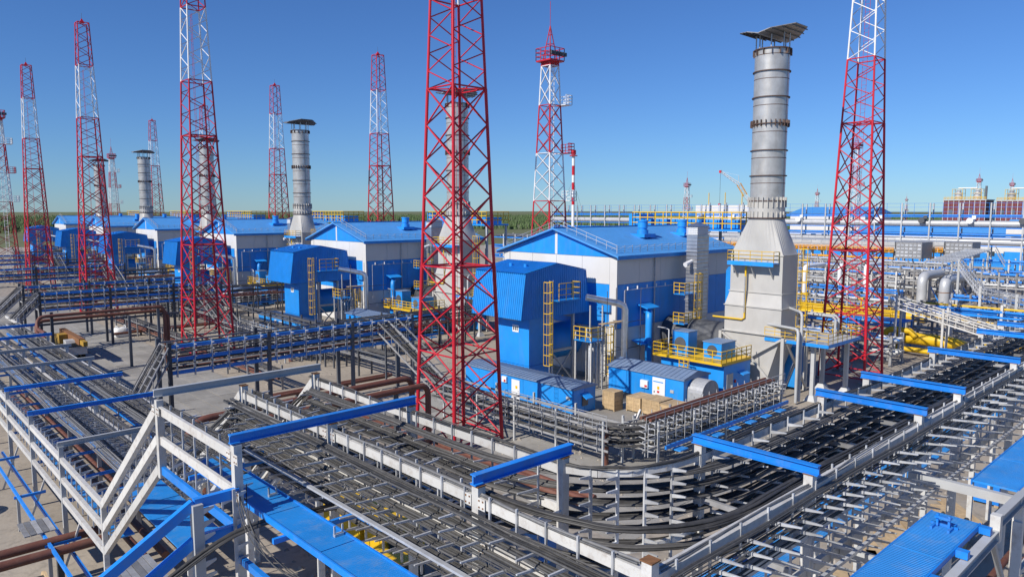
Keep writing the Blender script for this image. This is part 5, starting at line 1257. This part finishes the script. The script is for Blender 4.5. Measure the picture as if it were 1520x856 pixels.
crate("rightmost long wooden crate in front of the nearest pitched cabin", 55.4, 37.2, .56, 2.2, 2.0, 1.5)
crate("middle wooden crate in front of the nearest pitched cabin", 55.5, 39.3, .56, 2.2, 2.0, 1.55)
crate("left wooden crate in front of the nearest pitched cabin", 55.4, 41.4, .56, 2.2, 1.7, 1.5)
crate("single upright wooden crate beside the nearest long container", 54.2, 43.6, .56, 1.3, 1.5, 1.9)

def drum(lab, c, r=1.15, wd=1.5, axis='x'):
    t = thing("cable_drum", lab, "cable drum", (c[0], c[1], 0), "cable drums"); x, y, z = c
    d = Vector((1,0,0)) if axis == 'x' else Vector((0,1,0)); c = Vector(c)
    for s in (-1, 1):
        f = MB().tube(c+d*s*wd/2, c+d*s*(wd/2+.1), r, 28).part("flange", "wood", t)
        MB().tube(c+d*s*(wd/2+.1), c+d*s*(wd/2+.14), .22, 12).part("hub_plate", "dark_steel", f)
    for k in range(14):
        a = c+d*(-wd/2+.05+k*(wd-.1)/13); MB().tube(a-d*.05, a+d*.05, r*.84, 24).part("cable_turn", "cable", t)
    return t
drum("cable drum at the bottom left beside the brown pipes", (5.6, 40.6, 1.15))
drum("cable drum lying among boards under the right rack", (47.5, 12.5, 1.0), 1.0, 1.2, 'y')
drum("second cable drum under the low rack at the left edge", (3.4, 58, 1.15))
# boards on the ground at bottom right
for k in range(11):
    x = 36+k*1.75; y = 14.2+random.uniform(-.5, .9); a = R(random.uniform(30, 44)); L = random.uniform(3.2, 4.6)
    d = Vector((math.cos(a), math.sin(a), 0)); p = Vector((x, y, .12))
    o = bar("board", p-d*L/2, p+d*L/2, .95, .16, "wood", None) if False else None
    b = MB().beam(p-d*L/2, p+d*L/2, .95, .16)
    nth = ("first", "second", "third", "fourth", "fifth", "sixth", "seventh", "eighth", "ninth", "tenth", "last")[k]
    solo("timber_board", b, "wood", f"{nth} wooden ground board from the left under the right rack", "board", "ground boards")
t = thing("tote_box", "blue box with white lettering standing under the right walkway", "box", (56, 12.4, 0))
MB().box((56.2, 12.0, .15), (57.6, 14.0, 1.5)).part("body", "blue_beam", t); MB().box((56.1, 11.9, 1.5), (57.7, 14.1, 1.62)).part("lid", "blue_beam", t); MB().box((56.2, 12.1, 0), (57.6, 12.4, .15)).box((56.2, 13.6, 0), (57.6, 13.9, .15)).part("skid", "wood", t)
for k in range(7): MB().box((56.17, 12.4+k*.17, .95), (56.2, 12.5+k*.17, 1.1)).part("lettering", "white_paint", t)
t = thing("bulk_sack", "white bulk sack on the sand by the lattice mast before the farthest stack", "sack", (32.3, 126, 0))
def sackring(z, r, p=4): return [(32.3+r*math.copysign(abs(math.cos(a))**(2/p), math.cos(a))*(1+.06*math.sin(5*a+z*3)), 126+r*math.copysign(abs(math.sin(a))**(2/p), math.sin(a))*(1+.05*math.sin(4*a+z*5)), z+.05*math.sin(3*a)) for a in [2*math.pi*k/24 for k in range(24)]]
MB().loft([sackring(.0, 1.0), sackring(.25, 1.12), sackring(.9, 1.1), sackring(1.3, .98), sackring(1.45, .75), sackring(1.5, .3, 2)], True).part("body", "white_bag", t)
for sx in (-.6, .6): MB().path([(32.3+sx, 125.4, 1.4), (32.3+sx, 125.6, 1.75), (32.3+sx, 126.4, 1.75), (32.3+sx, 126.6, 1.4)], .05, 6).part("lifting_loop", "white_bag", t)


def wheel(t, x, y, r, wd, along='y'):
    d = Vector((1,0,0)) if along == 'y' else Vector((0,1,0)); c = Vector((x, y, r))
    w_ = MB().tube(c-d*wd/2, c+d*wd/2, r, 18).part("wheel", "rubber", t); MB().tube(c-d*(wd/2+.02), c+d*(wd/2+.02), r*.5, 12).part("rim", "grey_paint", w_)
t = thing("mobile_crane", "yellow truck crane parked beside the low rack at the left", "crane truck", (22.4, 114, 0)); x, y = 21.2, 109
MB().box((x, y, .9), (x+2.5, y+11, 1.4)).part("chassis", "dark_steel", t)
for k, yy in enumerate((1.4, 3.0, 7.4, 8.8)):
    for xx in (.25, 2.25): wheel(t, x+xx, y+yy, .6, .4)
c = MB().prism([(y-.6, 1.0), (y+1.5, 1.0), (y+1.5, 2.9), (y+.1, 2.9), (y-.5, 2.0)], 'x', x+.1, x+2.4).part("cab", "grey_paint", t)
MB().box((x+.2, y-.48, 2.0), (x+2.3, y-.3, 2.6)).part("windscreen", "glass", c)
s = MB().box((x+.1, y+5.2, 1.6), (x+2.4, y+9.4, 2.7)).part("superstructure", "crane_yellow_shaded", t); MB().box((x+.1, y+4.0, 1.6), (x+1.1, y+5.6, 3.2)).part("operator_cab", "crane_yellow_shaded", t)
MB().beam((x+1.5, y+9, 3.0), (x+1.5, y-2.2, 2.9), .7, .8).part("boom", "rust_and_shade", t); MB().beam((x+1.5, y-1.0, 2.9), (x+1.5, y-4, 2.85), .5, .6).part("boom_tip", "crane_yellow_shaded", t)  # boom coloured dark brown to stand in for the shade on it
MB().box((x-.2, y+2.2, .5), (x+2.7, y+2.6, .9)).box((x-.2, y+9.8, .5), (x+2.7, y+10.2, .9)).part("outrigger", "crane_yellow_shaded", t)
t = thing("wheel_loader", "yellow wheel loader half hidden beneath the high cable rack", "loader", (19, 29, 0)); x, y = 17.6, 25.5
for yy in (1.2, 4.4):
    for xx in (.2, 2.5): wheel(t, x+xx, y+yy, .8, .6)
MB().prism([(y+3.0, .9), (y+6.2, .9), (y+6.2, 2.2), (y+5.8, 2.5), (y+3.0, 2.6)], 'x', x+.4, x+2.3).part("engine_hood", "yellow", t)
MB().box((x+.5, y+.2, .8), (x+2.2, y+3.0, 1.5)).part("front_frame", "yellow", t)
c = MB().prism([(y+1.8, 1.5), (y+3.1, 1.5), (y+3.1, 3.4), (y+2.0, 3.4)], 'x', x+.55, x+2.15).part("cab", "glass", t); MB().box((x+.45, y+1.8, 3.4), (x+2.25, y+3.3, 3.55)).part("cab_roof", "yellow", c)
for xx in (.6, 1.9): MB().path([(x+xx, y+1.6, 1.6), (x+xx, y+.2, 2.2), (x+xx, y-1.2, 1.4), (x+xx, y-2.0, .7)], .14, 6).part("lift_arm", "yellow", t)
MB().prism([(y-3.2, .1), (y-1.9, .1), (y-1.9, 1.4), (y-2.2, 1.5), (y-2.3, .5), (y-3.2, .25)], 'x', x-.1, x+2.8).part("bucket", "grey_paint", t)
t = thing("truck", "yellow truck with boxed bed under the high cable rack", "truck", (21.5, 33, 0)); x, y = 20.2, 31.5
for yy in (1.0, 4.6, 5.9):
    for xx in (.2, 2.3): wheel(t, x+xx, y+yy, .55, .4)
MB().box((x+.1, y+.4, .7), (x+2.4, y+7, 1.0)).part("chassis", "dark_steel", t); MB().box((x, y+2.6, 1.05), (x+2.5, y+7.2, 2.6)).part("bed", "yellow", t)
c = MB().prism([(y-.2, .9), (y+2.2, .9), (y+2.2, 2.9), (y+.4, 2.9), (y-.1, 1.9)], 'x', x+.05, x+2.45).part("cab", "yellow", t); MB().box((x+.2, y-.12, 1.95), (x+2.3, y+.2, 2.6)).part("windscreen", "glass", c)
